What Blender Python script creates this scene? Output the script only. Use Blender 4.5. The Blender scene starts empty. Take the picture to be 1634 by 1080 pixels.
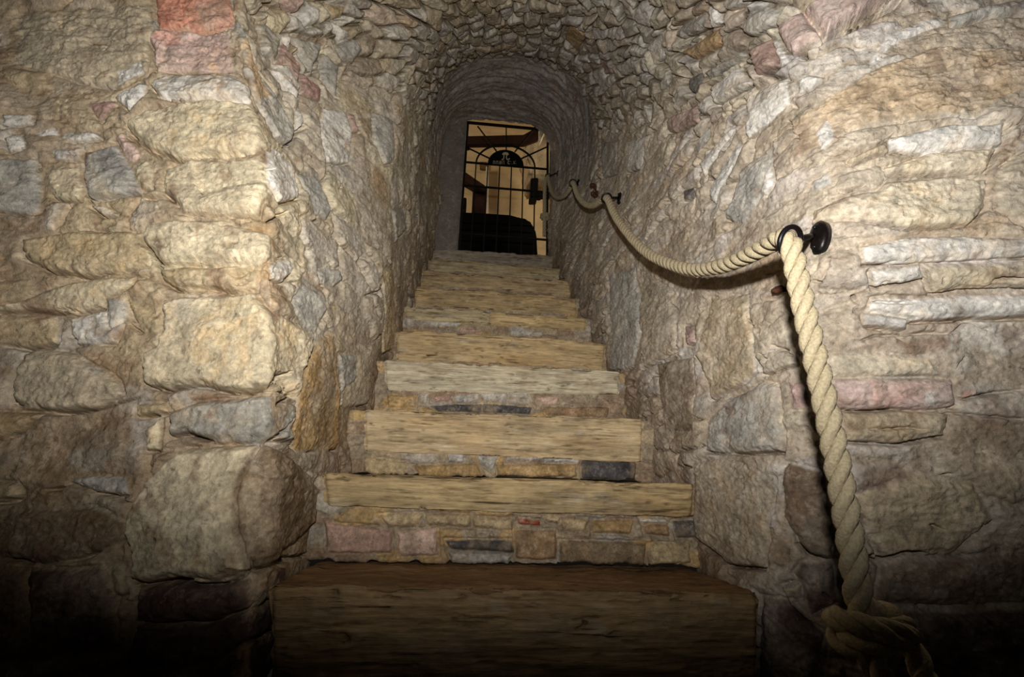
import bpy, bmesh, math, random
import numpy as np
from mathutils import Vector, Matrix
random.seed(7)
C = bpy.context.scene.collection
SC = bpy.context.scene
f32 = np.float32

# ------------------------------------------------------------------ camera
CZ = 0.47                       # lens height above the cellar floor
PITCH, YAW, ROLL, FPX = .3178, .0872, .0292, 729.97
_cp, _sp, _cy, _sy = math.cos(PITCH), math.sin(PITCH), math.cos(YAW), math.sin(YAW)
AF = np.array([_sy*_cp, _cy*_cp, _sp]); _R0 = np.array([_cy, -_sy, 0.]); _U0 = np.cross(_R0, AF)
AR = math.cos(ROLL)*_R0 + math.sin(ROLL)*_U0
AU = -math.sin(ROLL)*_R0 + math.cos(ROLL)*_U0
def ray(x, y): return AF + (x-817)/FPX*AR + (540-y)/FPX*AU
def at(x, y, Y):                # the point of a sight line on the plane Y = const (world)
    r = ray(x, y); p = r*(Y/r[1]); p[2] += CZ; return Vector(p)
def atX(x, y, X):
    r = ray(x, y); p = r*(X/r[0]); p[2] += CZ; return Vector(p)
def proj(P):
    P = P - np.array([0, 0, CZ]); d = P@AF
    return np.stack([817+FPX*(P@AR)/d, 540-FPX*(P@AU)/d], -1)

cam = bpy.data.cameras.new('camera'); co = bpy.data.objects.new('camera', cam); C.objects.link(co)
cam.sensor_width = 36; cam.lens = FPX/1634*36; cam.clip_start = .01
m = Matrix((AR, AU, -AF)).transposed().to_4x4(); m.translation = Vector((0, 0, CZ)); co.matrix_world = m
SC.camera = co
SC.view_settings.view_transform = 'Standard'; SC.view_settings.look = 'None'
SC.view_settings.gamma = 1; SC.view_settings.use_curve_mapping = False
SC.view_settings.exposure = 0

# ------------------------------------------------------------------ noise
_rng = np.random.RandomState(11)
_perm = _rng.permutation(512).astype(np.int32); _perm = np.concatenate([_perm, _perm, _perm])
_g = _rng.normal(size=(512, 3)); _g = (_g/np.linalg.norm(_g, axis=1)[:, None]).astype(f32)
def perlin(P):
    P = P.astype(f32); i = np.floor(P).astype(np.int32); f = P-i; i &= 511
    u = f*f*f*(f*(f*6-15)+10)
    out = 0
    for dx in (0, 1):
        wx = u[:, 0] if dx else 1-u[:, 0]
        a = _perm[(i[:, 0]+dx) & 511]
        for dy in (0, 1):
            wy = u[:, 1] if dy else 1-u[:, 1]
            b = _perm[a+((i[:, 1]+dy) & 511)]
            for dz in (0, 1):
                wz = u[:, 2] if dz else 1-u[:, 2]
                g = _g[_perm[b+((i[:, 2]+dz) & 511)]]
                out = out + wx*wy*wz*(g[:, 0]*(f[:, 0]-dx)+g[:, 1]*(f[:, 1]-dy)+g[:, 2]*(f[:, 2]-dz))
    return out*1.5
def fbm(P, sc, oct=3, gain=.5, off=0, lac=2.03):
    sc = np.asarray(sc, f32)
    o, a, tot = 0, 1., 0
    for k in range(oct):
        o = o + a*perlin(P*sc + (off*7.31+k*3.77)); tot += a; a *= gain; sc = sc*lac
    return o/tot
def sstep(a, b, x): t = np.clip((x-a)/(b-a), 0, 1); return t*t*(3-2*t)
def lin(c):                     # sRGB 0-255 -> linear
    c = np.asarray(c, float)/255; return np.where(c <= .04045, c/12.92, ((c+.055)/1.055)**2.4)
def hash01(a, b, s):
    h = np.sin(a*127.1+b*311.7+s*74.7)*43758.5453; return h-np.floor(h)
def worley(u, v, seed):         # cell id, distance to the cell border (in cell units)
    iu, iv = np.floor(u), np.floor(v)
    best = np.full(u.shape, 9e9); bx = by = bid = None
    for du in (-1, 0, 1):
        for dv in (-1, 0, 1):
            cu, cv = iu+du, iv+dv
            px = cu+.12+.76*hash01(cu, cv, seed); py = cv+.12+.76*hash01(cu, cv, seed+5.3)
            d = (px-u)**2+(py-v)**2; m_ = d < best
            if bx is None: bx, by, bid = px.copy(), py.copy(), hash01(cu, cv, seed+9.1)
            else:
                bx = np.where(m_, px, bx); by = np.where(m_, py, by); bid = np.where(m_, hash01(cu, cv, seed+9.1), bid)
            best = np.where(m_, d, best)
    ed = np.full(u.shape, 9e9)
    for du in (-2, -1, 0, 1, 2):
        for dv in (-2, -1, 0, 1, 2):
            cu, cv = iu+du, iv+dv
            px = cu+.12+.76*hash01(cu, cv, seed); py = cv+.12+.76*hash01(cu, cv, seed+5.3)
            ex, ey = px-bx, py-by; L = np.sqrt(ex*ex+ey*ey)
            d = ((px+bx)/2-u)*ex/np.maximum(L, 1e-6)+((py+by)/2-v)*ey/np.maximum(L, 1e-6)
            ed = np.where(L > 1e-4, np.minimum(ed, d), ed)
    return bid, ed, u-bx, v-by

# ------------------------------------------------------------------ materials
def newmat(name):
    m = bpy.data.materials.new(name); m.use_nodes = True
    nt = m.node_tree; b = nt.nodes['Principled BSDF']; return m, nt, b
def stone_mat(name, bump=.5, scale=120., grit=.35, spec=.15, pits=.55, limes=.35, aniso=(1, 1, 1)):
    m, nt, b = newmat(name); N, L = nt.nodes, nt.links
    at_ = N.new('ShaderNodeAttribute'); at_.attribute_name = 'Col'
    tc = N.new('ShaderNodeTexCoord'); mp = N.new('ShaderNodeMapping'); mp.inputs['Scale'].default_value = aniso
    L.new(tc.outputs['Object'], mp.inputs['Vector'])
    n1 = N.new('ShaderNodeTexNoise'); n1.inputs['Scale'].default_value = scale; n1.inputs['Detail'].default_value = 6; n1.inputs['Roughness'].default_value = .7
    n2 = N.new('ShaderNodeTexNoise'); n2.inputs['Scale'].default_value = scale*.22; n2.inputs['Detail'].default_value = 5; n2.inputs['Roughness'].default_value = .65
    n3 = N.new('ShaderNodeTexNoise'); n3.inputs['Scale'].default_value = scale*3.1; n3.inputs['Detail'].default_value = 3; n3.inputs['Roughness'].default_value = .6
    n4 = N.new('ShaderNodeTexNoise'); n4.inputs['Scale'].default_value = scale*.55; n4.inputs['Detail'].default_value = 4; n4.inputs['Roughness'].default_value = .6
    for n in (n1, n2, n3, n4): L.new(mp.outputs['Vector'], n.inputs['Vector'])
    pit = N.new('ShaderNodeMapRange'); pit.inputs[1].default_value = .60; pit.inputs[2].default_value = .72; pit.inputs[3].default_value = 1; pit.inputs[4].default_value = pits
    L.new(n4.outputs['Fac'], pit.inputs[0])
    lime = N.new('ShaderNodeMapRange'); lime.inputs[1].default_value = .54; lime.inputs[2].default_value = .70; lime.inputs[3].default_value = 0; lime.inputs[4].default_value = limes
    lm = N.new('ShaderNodeMath'); lm.operation = 'ADD'; L.new(n2.outputs['Fac'], lm.inputs[0]); L.new(n1.outputs['Fac'], lm.inputs[1]); lm2 = N.new('ShaderNodeMath'); lm2.operation = 'MULTIPLY'; lm2.inputs[1].default_value = .5; L.new(lm.outputs[0], lm2.inputs[0]); L.new(lm2.outputs[0], lime.inputs[0])
    r1 = N.new('ShaderNodeMapRange'); r1.inputs[1].default_value = .3; r1.inputs[2].default_value = .7; r1.inputs[3].default_value = 1-grit; r1.inputs[4].default_value = 1+grit
    r2 = N.new('ShaderNodeMapRange'); r2.inputs[1].default_value = .3; r2.inputs[2].default_value = .7; r2.inputs[3].default_value = 1-grit*.8; r2.inputs[4].default_value = 1+grit*.7
    L.new(n1.outputs['Fac'], r1.inputs[0]); L.new(n2.outputs['Fac'], r2.inputs[0])
    mu = N.new('ShaderNodeMath'); mu.operation = 'MULTIPLY'; L.new(r1.outputs[0], mu.inputs[0]); L.new(r2.outputs[0], mu.inputs[1])
    mx = N.new('ShaderNodeVectorMath'); mx.operation = 'SCALE'; L.new(at_.outputs['Color'], mx.inputs[0]); L.new(mu.outputs[0], mx.inputs['Scale'])
    mp_ = N.new('ShaderNodeVectorMath'); mp_.operation = 'SCALE'; L.new(mx.outputs[0], mp_.inputs[0]); L.new(pit.outputs[0], mp_.inputs['Scale'])
    mix = N.new('ShaderNodeMix'); mix.data_type = 'RGBA'; L.new(lime.outputs[0], mix.inputs[0]); L.new(mp_.outputs[0], mix.inputs[6]); mix.inputs[7].default_value = (*lin((222, 212, 194)), 1)
    L.new(mix.outputs[2], b.inputs['Base Color'])
    ad = N.new('ShaderNodeMath'); ad.operation = 'ADD'; L.new(n1.outputs['Fac'], ad.inputs[0]); L.new(n2.outputs['Fac'], ad.inputs[1])
    ad0 = ad; ad = N.new('ShaderNodeMath'); ad.operation = 'MULTIPLY_ADD'; L.new(n3.outputs['Fac'], ad.inputs[0]); ad.inputs[1].default_value = .45; L.new(ad0.outputs[0], ad.inputs[2])
    ad1 = ad; ad = N.new('ShaderNodeMath'); ad.operation = 'ADD'; L.new(ad1.outputs[0], ad.inputs[0]); L.new(pit.outputs[0], ad.inputs[1])
    bp = N.new('ShaderNodeBump'); bp.inputs['Strength'].default_value = bump; bp.inputs['Distance'].default_value = .008
    L.new(ad.outputs[0], bp.inputs['Height']); L.new(bp.outputs['Normal'], b.inputs['Normal'])
    b.inputs['Roughness'].default_value = .92; b.inputs['Specular IOR Level'].default_value = spec
    return m
def plain(name, rgb, rough=.6, metal=0., spec=.4, var=.15, scale=60, bump=.1, rust=None, hi=.68):
    m, nt, b = newmat(name); N, L = nt.nodes, nt.links
    tc = N.new('ShaderNodeTexCoord'); n = N.new('ShaderNodeTexNoise'); n.inputs['Scale'].default_value = scale; n.inputs['Detail'].default_value = 5
    L.new(tc.outputs['Object'], n.inputs['Vector'])
    cr = N.new('ShaderNodeValToRGB'); c = lin(rgb); e = cr.color_ramp.elements
    e[0].position = .35; e[1].position = hi
    e[0].color = (*(c*(1-var)), 1); e[1].color = (*(lin(rust) if rust else np.clip(c*(1+var), 0, 1)), 1)
    L.new(n.outputs['Fac'], cr.inputs[0]); L.new(cr.outputs[0], b.inputs['Base Color'])
    bp = N.new('ShaderNodeBump'); bp.inputs['Strength'].default_value = bump; bp.inputs['Distance'].default_value = .004
    L.new(n.outputs['Fac'], bp.inputs['Height']); L.new(bp.outputs['Normal'], b.inputs['Normal'])
    b.inputs['Roughness'].default_value = rough; b.inputs['Metallic'].default_value = metal; b.inputs['Specular IOR Level'].default_value = spec
    return m
M_WALL = stone_mat('rubble_masonry', .5, 90, .34)
M_VAULT = stone_mat('vault_masonry', .55, 90, .34, limes=.15)
M_STEP = stone_mat('travertine_step', .6, 80, .38, aniso=(.14, .5, 1.7), pits=.28, limes=.10)
M_RISER = stone_mat('riser_masonry', .55, 100, .38)
M_ROPE = plain('hemp_rope', (172, 158, 128), .9, 0, .1, .18, 220, .5)
M_IRON = plain('black_iron', (30, 31, 34), .35, .6, .5, .3, 90, .3)
M_IRONR = plain('rusting_iron', (24, 24, 27), .38, .5, .5, .3, 45, .3, rust=(46, 28, 23), hi=.95)
M_RUST = plain('rust', (50, 32, 25), .85, .2, .3, .3, 120, .6, rust=(112, 70, 44))
M_GATE = plain('gate_iron', (30, 29, 25), .6, .3, .3, .3, 50, .1)
M_SIGN = plain('sign_black', (9, 9, 10), .5, 0, .3, .2, 40, .05)
M_LETTER = plain('sign_cream', (205, 190, 150), .7, 0, .2, .1, 40, .05)
M_PLASTER = plain('cream_plaster', (208, 184, 142), .9, 0, .1, .08, 6, .1)
M_TIMBER = plain('dark_timber', (62, 36, 24), .8, 0, .2, .25, 20, .3)
M_SOFA = plain('black_upholstery', (4, 4, 3), .8, 0, .06, .3, 30, .2)
M_BLACK = plain('black_plastic', (14, 14, 15), .5, 0, .3, .2, 40, .05)
M_WHITE = plain('white_paint', (225, 215, 190), .7, 0, .2, .05, 20, .05)
M_PALE = stone_mat('pale_rock', .6, 40, .2)
M_FLOOR = plain('cellar_floor', (70, 58, 46), .95, 0, .1, .3, 30, .5)
M_BOARD = plain('floor_boards', (110, 84, 56), .8, 0, .2, .2, 10, .2)

# ------------------------------------------------------------------ mesh helpers
def link(name, me, mat=None, parent=None):
    o = bpy.data.objects.new(name, me); C.objects.link(o)
    if mat: me.materials.append(mat)
    if parent: o.parent = parent; o.matrix_parent_inverse = parent.matrix_world.inverted()
    return o
def tag(o, label, cat, group=None):
    o['label'] = label; o['category'] = cat
    if group: o['group'] = group
    return o
def empty(name, loc, label, cat, group=None):
    o = bpy.data.objects.new(name, None); C.objects.link(o); o.location = loc; o.empty_display_size = .05
    o.matrix_world = Matrix.Translation(loc)
    return tag(o, label, cat, group)
def grid_mesh(name, P, col=None, smooth=True, flip=False):
    ns, nv = P.shape[:2]
    idx = np.arange(ns*nv, dtype=np.int32).reshape(ns, nv)
    q = np.stack([idx[:-1, :-1], idx[1:, :-1], idx[1:, 1:], idx[:-1, 1:]], -1).reshape(-1, 4)
    if flip: q = q[:, ::-1]
    return quads_mesh(name, P.reshape(-1, 3), q, None if col is None else col.reshape(-1, 3), smooth)
def quads_mesh(name, V, q, col=None, smooth=True):
    me = bpy.data.meshes.new(name)
    me.vertices.add(len(V)); me.vertices.foreach_set('co', np.ascontiguousarray(V, f32).ravel())
    n = len(q); me.loops.add(n*4); me.polygons.add(n)
    me.loops.foreach_set('vertex_index', np.ascontiguousarray(q, np.int32).ravel())
    me.polygons.foreach_set('loop_start', np.arange(0, n*4, 4, dtype=np.int32))
    me.polygons.foreach_set('use_smooth', np.full(n, smooth))
    if col is not None:
        a = me.color_attributes.new('Col', 'FLOAT_COLOR', 'POINT')
        c4 = np.ones((len(V), 4), f32); c4[:, :3] = np.clip(col, 0, 1); a.data.foreach_set('color', c4.ravel())
    me.update(calc_edges=True); me.validate()
    return me
def bm_obj(name, bm, mat, parent=None, smooth=False):
    me = bpy.data.meshes.new(name); bmesh.ops.recalc_face_normals(bm, faces=bm.faces)
    bm.to_mesh(me); bm.free()
    if smooth:
        for p in me.polygons: p.use_smooth = True
    return link(name, me, mat, parent)
def add_box(bm, lo, hi, bevel=0, M=None):
    r = bmesh.ops.create_cube(bm, size=1); v = r['verts']
    for w in v: w.co = Vector([lo[i]+(w.co[i]+.5)*(hi[i]-lo[i]) for i in range(3)])
    if bevel: 
        es = list({e for w in v for e in w.link_edges}); r = bmesh.ops.bevel(bm, geom=es, offset=bevel, segments=2, affect='EDGES'); v = list({w for f in r['faces'] for w in f.verts})
    if M: 
        for w in v: w.co = M@w.co
def frames(pts):
    pts = [Vector(p) for p in pts]; T = []
    for i in range(len(pts)):
        T.append((pts[min(i+1, len(pts)-1)]-pts[max(i-1, 0)]).normalized())
    n = T[0].orthogonal().normalized(); out = []
    for t in T:
        n = (n-t*n.dot(t)).normalized(); out.append((n, t.cross(n)))
    return pts, T, out
def add_tube(bm, pts, rad, seg=8, closed=False, cap=True):
    pts, T, fr = frames(pts)
    if closed:
        n = len(pts); T = [(pts[(i+1) % n]-pts[i-1]).normalized() for i in range(n)]
        nn = T[0].orthogonal().normalized(); fr = []
        for t in T: nn = (nn-t*nn.dot(t)).normalized(); fr.append((nn, t.cross(nn)))
    rings = []
    for i, p in enumerate(pts):
        r = rad[i] if hasattr(rad, '__len__') else rad
        a, b = fr[i]
        rings.append([bm.verts.new(p+(a*math.cos(2*math.pi*k/seg)+b*math.sin(2*math.pi*k/seg))*r) for k in range(seg)])
    n = len(rings)
    for i in range(n if closed else n-1):
        A, B = rings[i], rings[(i+1) % n]
        if closed and i == n-1:   # match twist
            best = min(range(seg), key=lambda s: (A[0].co-B[s].co).length); B = B[best:]+B[:best]
        for k in range(seg): bm.faces.new((A[k], A[(k+1) % seg], B[(k+1) % seg], B[k]))
    if cap and not closed: bm.faces.new(rings[0][::-1]); bm.faces.new(rings[-1])
def add_bar(bm, a, b, w, seg=4):
    a, b = Vector(a), Vector(b); add_tube(bm, [a, b], w, seg)
def add_torus(bm, c, nrm, R, r, seg=28, sg=10):
    nrm = Vector(nrm).normalized(); a = nrm.orthogonal().normalized(); b = nrm.cross(a)
    add_tube(bm, [Vector(c)+(a*math.cos(2*math.pi*k/seg)+b*math.sin(2*math.pi*k/seg))*R for k in range(seg)], r, sg, closed=True)


# ------------------------------------------------------------------ the tunnel: walls and vault as one continuous surface
STEP_Y, STEP_Z, STEP_T, STEP_R = 1.1445, -.2159, .2837, .2480     # first nosing (camera heights), going, rise
def zs_(Y): return np.where(Y < 2.85, 1.22+.8*(Y-.9), 2.78+.35*(Y-2.85))
def zc_(Y): return np.where(Y < 2.85, 3.40-.8*(2.85-Y), 3.40+.28*(Y-2.85))
def zb_(Y): return np.clip(STEP_Z+.874*(Y-STEP_Y)-.30, -.47, 1.72)
def XL_(Y, z): return -.42-(1-sstep(1.12, 2.0, Y))*np.interp(z, [-.3, 0, .31, .59, .89, 1.15, 1.48, 2], [0, .025, .06, .125, .2, .29, .4, .45])
def XR_(Y, z): return .705-.04*sstep(2.9, 3.8, Y)+(.13-.11*sstep(2.8, 3.75, Y))*sstep(0, 1, (z-zb_(Y))/(zs_(Y)-zb_(Y)))
nL, nA, nR = 620, 520, 620
ns = nL+nA+nR
s = np.concatenate([np.linspace(0, 1, nL, endpoint=False), np.linspace(1, 2, nA, endpoint=False), np.linspace(2, 3, nR)])
zR = -.47+(3-s)*(1.69)
YeR = np.interp(zR, [-.47, -.2, .06, .43, .52, 1.2], [1.08, 1.07, 1.0, .92, .85, .83])
Ye = np.where(s < 1, 1.12, np.where(s > 2, YeR, 1.12+(.83-1.12)*sstep(1, 2, s)))
# along the tunnel: sample spacing grows with distance
Yv = [0.]; y = 1.05
while y < 3.9: d = .0030*y; y += d; Yv.append(Yv[-1]+d)
qv = np.array(Yv)/Yv[-1]; nT = len(qv)
ov = np.concatenate([np.linspace(1.15, .62, 60, endpoint=False), np.linspace(.62, .003, 200)]); nF = len(ov); nv = nF+nT
Y = np.empty((ns, nv)); A = np.empty((ns, nv)); P = np.empty((ns, nv, 3))
Yt = Ye[:, None]+qv[None]*(3.9-Ye[:, None])
def section(sv, Yt):
    Z = np.empty_like(Yt); X = np.empty_like(Yt)
    L = sv < 1; R_ = sv > 2; M_ = ~(L | R_)
    zb, zs, zc = zb_(Yt), zs_(Yt), zc_(Yt)
    Z[L] = (zb+sv[:, None]*(zs-zb))[L]; X[L] = XL_(Yt[L], Z[L])
    Z[R_] = (zb+(3-sv[:, None])*(zs-zb))[R_]; X[R_] = XR_(Yt[R_], Z[R_])
    th = (sv[:, None]-1)*math.pi; ex = .9-.38*sstep(3.35, 3.85, Yt)
    xl, xr = XL_(Yt, zs), XR_(Yt, zs); c, a = (xl+xr)/2, (xr-xl)/2
    X[M_] = (c-a*np.sign(np.cos(th))*np.abs(np.cos(th))**ex)[M_]; Z[M_] = (zs+(zc-zs)*np.abs(np.sin(th))**ex)[M_]
    return np.stack([X, Yt, Z], -1)
P[:, nF:] = section(s, Yt)
E0 = P[:, nF]
th = np.clip(s-1, 0, 1)*math.pi
D = np.stack([-np.cos(th)*np.where(s < 1, .99, np.where(s > 2, .974, .98)), np.interp(s, [1, 1.3, 1.7, 2], [.14, 0, -.06, -.225]), np.sin(th)], -1)
P[:, :nF] = E0[:, None]+D[:, None]*ov[None, :, None]
A[:, :nF] = -ov[None]; A[:, nF:] = (Yt-Ye[:, None])
# round the corner between the front faces and the tunnel
def boxs(Q, k):
    Qp = np.concatenate([np.repeat(Q[:, :1], k, 1), Q, np.repeat(Q[:, -1:], k, 1)], 1); cs = np.cumsum(np.concatenate([np.zeros_like(Qp[:, :1]), Qp], 1), 1)
    return (cs[:, 2*k+1:]-cs[:, :-2*k-1])/(2*k+1)
def gs(Q, k): return boxs(boxs(boxs(Q, k), k), k)
kk = np.arange(nv)-nF
Ps, Pl = gs(P, 7), gs(P, 26)
wS = np.exp(-(kk/45.)**2)[None, :, None]; wL_ = np.exp(-(kk/110.)**2)[None, :, None]
rt = sstep(1.5, 2.0, s)[:, None, None]
P = P*(1-np.maximum(wS*(1-rt), wL_*rt))+Ps*wS*(1-rt)+Pl*wL_*rt + P*0
tot = (np.maximum(wS*(1-rt), wL_*rt)) - (wS*(1-rt)+wL_*rt); P = P+tot*Ps
# across the springing too
P = np.transpose(gs(np.transpose(P, (1, 0, 2)), 6), (1, 0, 2))
dv = np.gradient(P, axis=1); ds = np.gradient(P, axis=0)
Nn = np.cross(dv, ds); Nn /= np.maximum(np.linalg.norm(Nn, axis=2), 1e-9)[..., None]
Nn = gs(Nn, 3); Nn /= np.linalg.norm(Nn, axis=2)[..., None]
per = np.cumsum(np.concatenate([np.zeros((1, nv)), np.linalg.norm(np.diff(P, axis=0), axis=2)]), 0)
PF = P.reshape(-1, 3).astype(f32); NF = Nn.reshape(-1, 3); aF = A.ravel(); zF = PF[:, 2]; yF = PF[:, 1]
sF = np.repeat(s, nv); perF = per.ravel()
print('masonry verts', len(PF))
n_lo = fbm(PF, 2.6, 3, off=1); n_md = fbm(PF, 9, 3, off=2); n_hi = fbm(PF, 38, 3, .6, off=3)
n_st = fbm(PF, (9, 9, 42), 3, .6, off=4)           # level bedding inside stones
n_c1 = fbm(PF, 5, 4, .55, off=5); n_c2 = fbm(PF, 22, 3, .6, off=6); n_rg = 1-np.abs(fbm(PF, 17, 3, .55, off=8))*2.2
wx, wy = fbm(PF, 11, 2, off=9)*.035+n_hi*.006, fbm(PF, 11, 2, off=10)*.03+n_hi*.005
arch = sstep(.86, 1.02, sF+n_lo*.12)*sstep(.86, 1.02, 3-sF+n_lo*.12)
arch = arch*sstep(-.04, .03, aF+n_md*.03)
right = (sF > 1.5)*1.
PAL_V = lin([(184, 170, 140), (170, 160, 142), (194, 186, 168), (170, 152, 118), (192, 170, 142), (182, 172, 160), (160, 142, 116), (190, 176, 146)])
PAL_L = lin([(196, 184, 160), (182, 174, 160), (206, 192, 156), (176, 156, 124), (190, 178, 160), (168, 150, 126), (198, 188, 172), (184, 164, 126)])
PAL_R = lin([(204, 194, 178), (190, 180, 168), (208, 194, 162), (186, 164, 130), (200, 190, 180), (178, 158, 132), (206, 198, 184), (196, 176, 140)])
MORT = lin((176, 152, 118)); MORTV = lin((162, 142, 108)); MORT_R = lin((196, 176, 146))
# walls: coursed rubble half smeared with mortar
cw = np.where(right > 0, .25, .19); ch = np.where(right > 0, .075, .125)
idw, edw, dx, dy = worley((np.where(aF < 0, PF[:, 0], aF)+wx)/cw, (zF+wy)/ch, 3.)
tl = np.stack([hash01(idw, 3.1, 1)-.5, hash01(idw, 1.7, 2)-.5])
hw = sstep(.0, .16, edw+n_hi*.09)*(.004+.012*hash01(idw, 2., 3))*(.25+1.1*sstep(-.25, .35, n_lo+.4*n_md)) + (tl[0]*dx+tl[1]*dy)*.012*sstep(0, .1, edw)
crk = sstep(.07, .0, edw+n_md*.08)*sstep(.05, .4, n_lo+n_md*.6)
hw = hw-crk*.030
cwm = np.where(right[:, None] > 0, PAL_R[(idw*7.99).astype(int)], PAL_L[(idw*7.99).astype(int)])
tl_ = (sstep(.03, .2, aF)*(1-right))[:, None]
mo = np.where(right[:, None] > 0, MORT_R, MORT*(1-tl_)+lin((194, 180, 154))*tl_)
k = (sstep(.0, .16, edw+n_c2*.16)*(.15+.7*sstep(-.3, .3, n_c1)))[:, None]
cwm = mo*(1-k)+cwm*k
# vault: small rough stones standing on edge
dst = aF*1.28
rowv = np.floor((dst+wy*.8)/.13)
idv, edv, dx, dy = worley((perF+wx*.8)/.098, (dst+wy*.8)/.15, 8.)
tl = np.stack([hash01(idv, 3.1, 1)-.5, hash01(idv, 1.7, 2)-.5])
hv = sstep(.0, .2, edv+n_hi*.1)*(.012+.028*hash01(idv, 2., 3)) + (tl[0]*dx*.06+tl[1]*dy*.05)*sstep(0, .12, edv) + n_rg*.003 + n_hi*.002
hv = hv-sstep(.07, 0, edv+n_md*.06)*.030
cvm = PAL_V[(idv*7.99).astype(int)]*1.16
cvm = cvm*.85+cvm.mean(1, keepdims=True)*.15
k = sstep(.0, .12, edv+n_c2*.08)[:, None]; cvm = MORTV*.66*(1-k)+cvm*k  # gap mortar darkened: crevice shade painted between the vault stones
# plastered stretch by the gate with the marks of the boards it was cast on
sm = sstep(2.66, 2.95, yF+n_md*.25+n_lo*.15)*np.maximum(arch, sstep(.62, .9, np.minimum(sF, 3-sF)))
gv = fbm(np.stack([perF*2.2, yF*21+n_lo*3+n_md*1.2, np.zeros_like(yF)], -1), 1., 4, .62, off=12)
hs = gv*.034-.006+n_md*.010
csm = lin((168, 156, 144))[None]*(1+.35*fbm(np.stack([perF*1.2, yF*18, np.zeros_like(yF)], -1), 1., 3, .6, off=13))[:, None]
h_p = (hw*(1-arch)+hv*arch)*(1-sm)+hs*sm
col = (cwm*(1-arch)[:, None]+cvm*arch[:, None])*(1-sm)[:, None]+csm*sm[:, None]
h_u = n_lo*.022+n_md*.008*(1-.6*sm)
n_vf = fbm(PF, 95, 2, .6, off=15); n_rz = np.abs(fbm(PF, (26, 26, 40), 3, .6, off=16))
h_f = (n_hi*.0030+n_vf*.0014-(np.clip(n_rz-.0, 0, .25)*-.010+.001))*(1-.6*sm)
pitm = sstep(.32, .5, fbm(PF, 46, 2, .5, off=17)); h_f = h_f-pitm*.004*(1-sm)
# general staining, then a tone towards the floor
col = col*(1+.16*n_c1+.16*n_c2)[:, None]
och = sstep(.12, .42, fbm(PF, 3.4, 4, .6, off=14))[:, None]; col = col*(1-och*.45)+col*lin((238, 205, 150))*och*.5
foot_tone = sstep(.35, -.5, zF+.25*n_lo-(.874*np.clip(yF-1.15, 0, 9)))*(1-arch)   # wall colour browner and darker towards the floor
col = col*(1-foot_tone[:, None]*(1-lin((196, 180, 164))))

# ---- individual stones, traced on the walls
CLS = {'c': (220, 203, 166), 't': (192, 170, 130), 'g': (182, 176, 162), 'w': (228, 221, 207), 'r': (222, 150, 120), 'p': (216, 184, 168), 'd': (98, 76, 68),
       'b': (146, 112, 80), 'y': (190, 154, 98), 'k': (104, 100, 98), 'o': (208, 168, 112), 'm': (188, 172, 142), 'q': (190, 152, 138), 'e': (134, 112, 84)}
sub_i, sub_j = np.meshgrid(np.arange(0, ns, 3), np.arange(0, nv, 3), indexing='ij')
subI = (sub_i*nv+sub_j).ravel(); subP = PF[subI].astype(float); subD = subP@AF
sp = np.full((len(subI), 2), -9e9); okd = subD > .05
sp[okd] = np.stack([817+FPX*(subP[okd]@AR)/subD[okd], 540-FPX*(subP[okd]@AU)/subD[okd]], -1)
face = np.einsum('ij,ij->i', NF[subI], subP) < 0
def on_wall(x, y):
    d = (sp[:, 0]-x)**2+(sp[:, 1]-y)**2
    d = np.where(face, d, 9e9); mn = d.min(); c = np.where(d < max(mn*2, 16.))[0]
    k = c[np.argmin(subD[c]+d[c]*1e-3)]
    r = ray(x, y); dep = subD[k]; return r*dep      # on the sight line, at the wall's depth
def sd_poly(q, pts):
    n = len(pts); ins = np.zeros(len(q), bool); best = np.full(len(q), 9e9); vec = np.zeros((len(q), 2))
    for i in range(n):
        a, b = pts[i], pts[(i+1) % n]; e = b-a
        t = np.clip(((q-a)@e)/max(e@e, 1e-12), 0, 1); w = q-(a+t[:, None]*e); d = np.einsum('ij,ij->i', w, w)
        mm = d < best; best = np.where(mm, d, best); vec[mm] = w[mm]
        cr = ((a[1] > q[:, 1]) != (b[1] > q[:, 1])) & (q[:, 0] < (b[0]-a[0])*(q[:, 1]-a[1])/(b[1]-a[1]+1e-12)+a[0]); ins ^= cr
    d = np.sqrt(best); return np.where(ins, d, -d), vec
def place(poly):
    W = np.array([on_wall(x, y) for x, y in poly]); c = W.mean(0)
    i = np.argmin(((PF-c)**2).sum(1)); n = NF[i]
    e1 = np.cross([0, 0, 1.], n); e1 = e1/np.linalg.norm(e1) if np.linalg.norm(e1) > .2 else np.array([1., 0, 0]); e2 = np.cross(n, e1)
    return W, c, e1, e2
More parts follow.
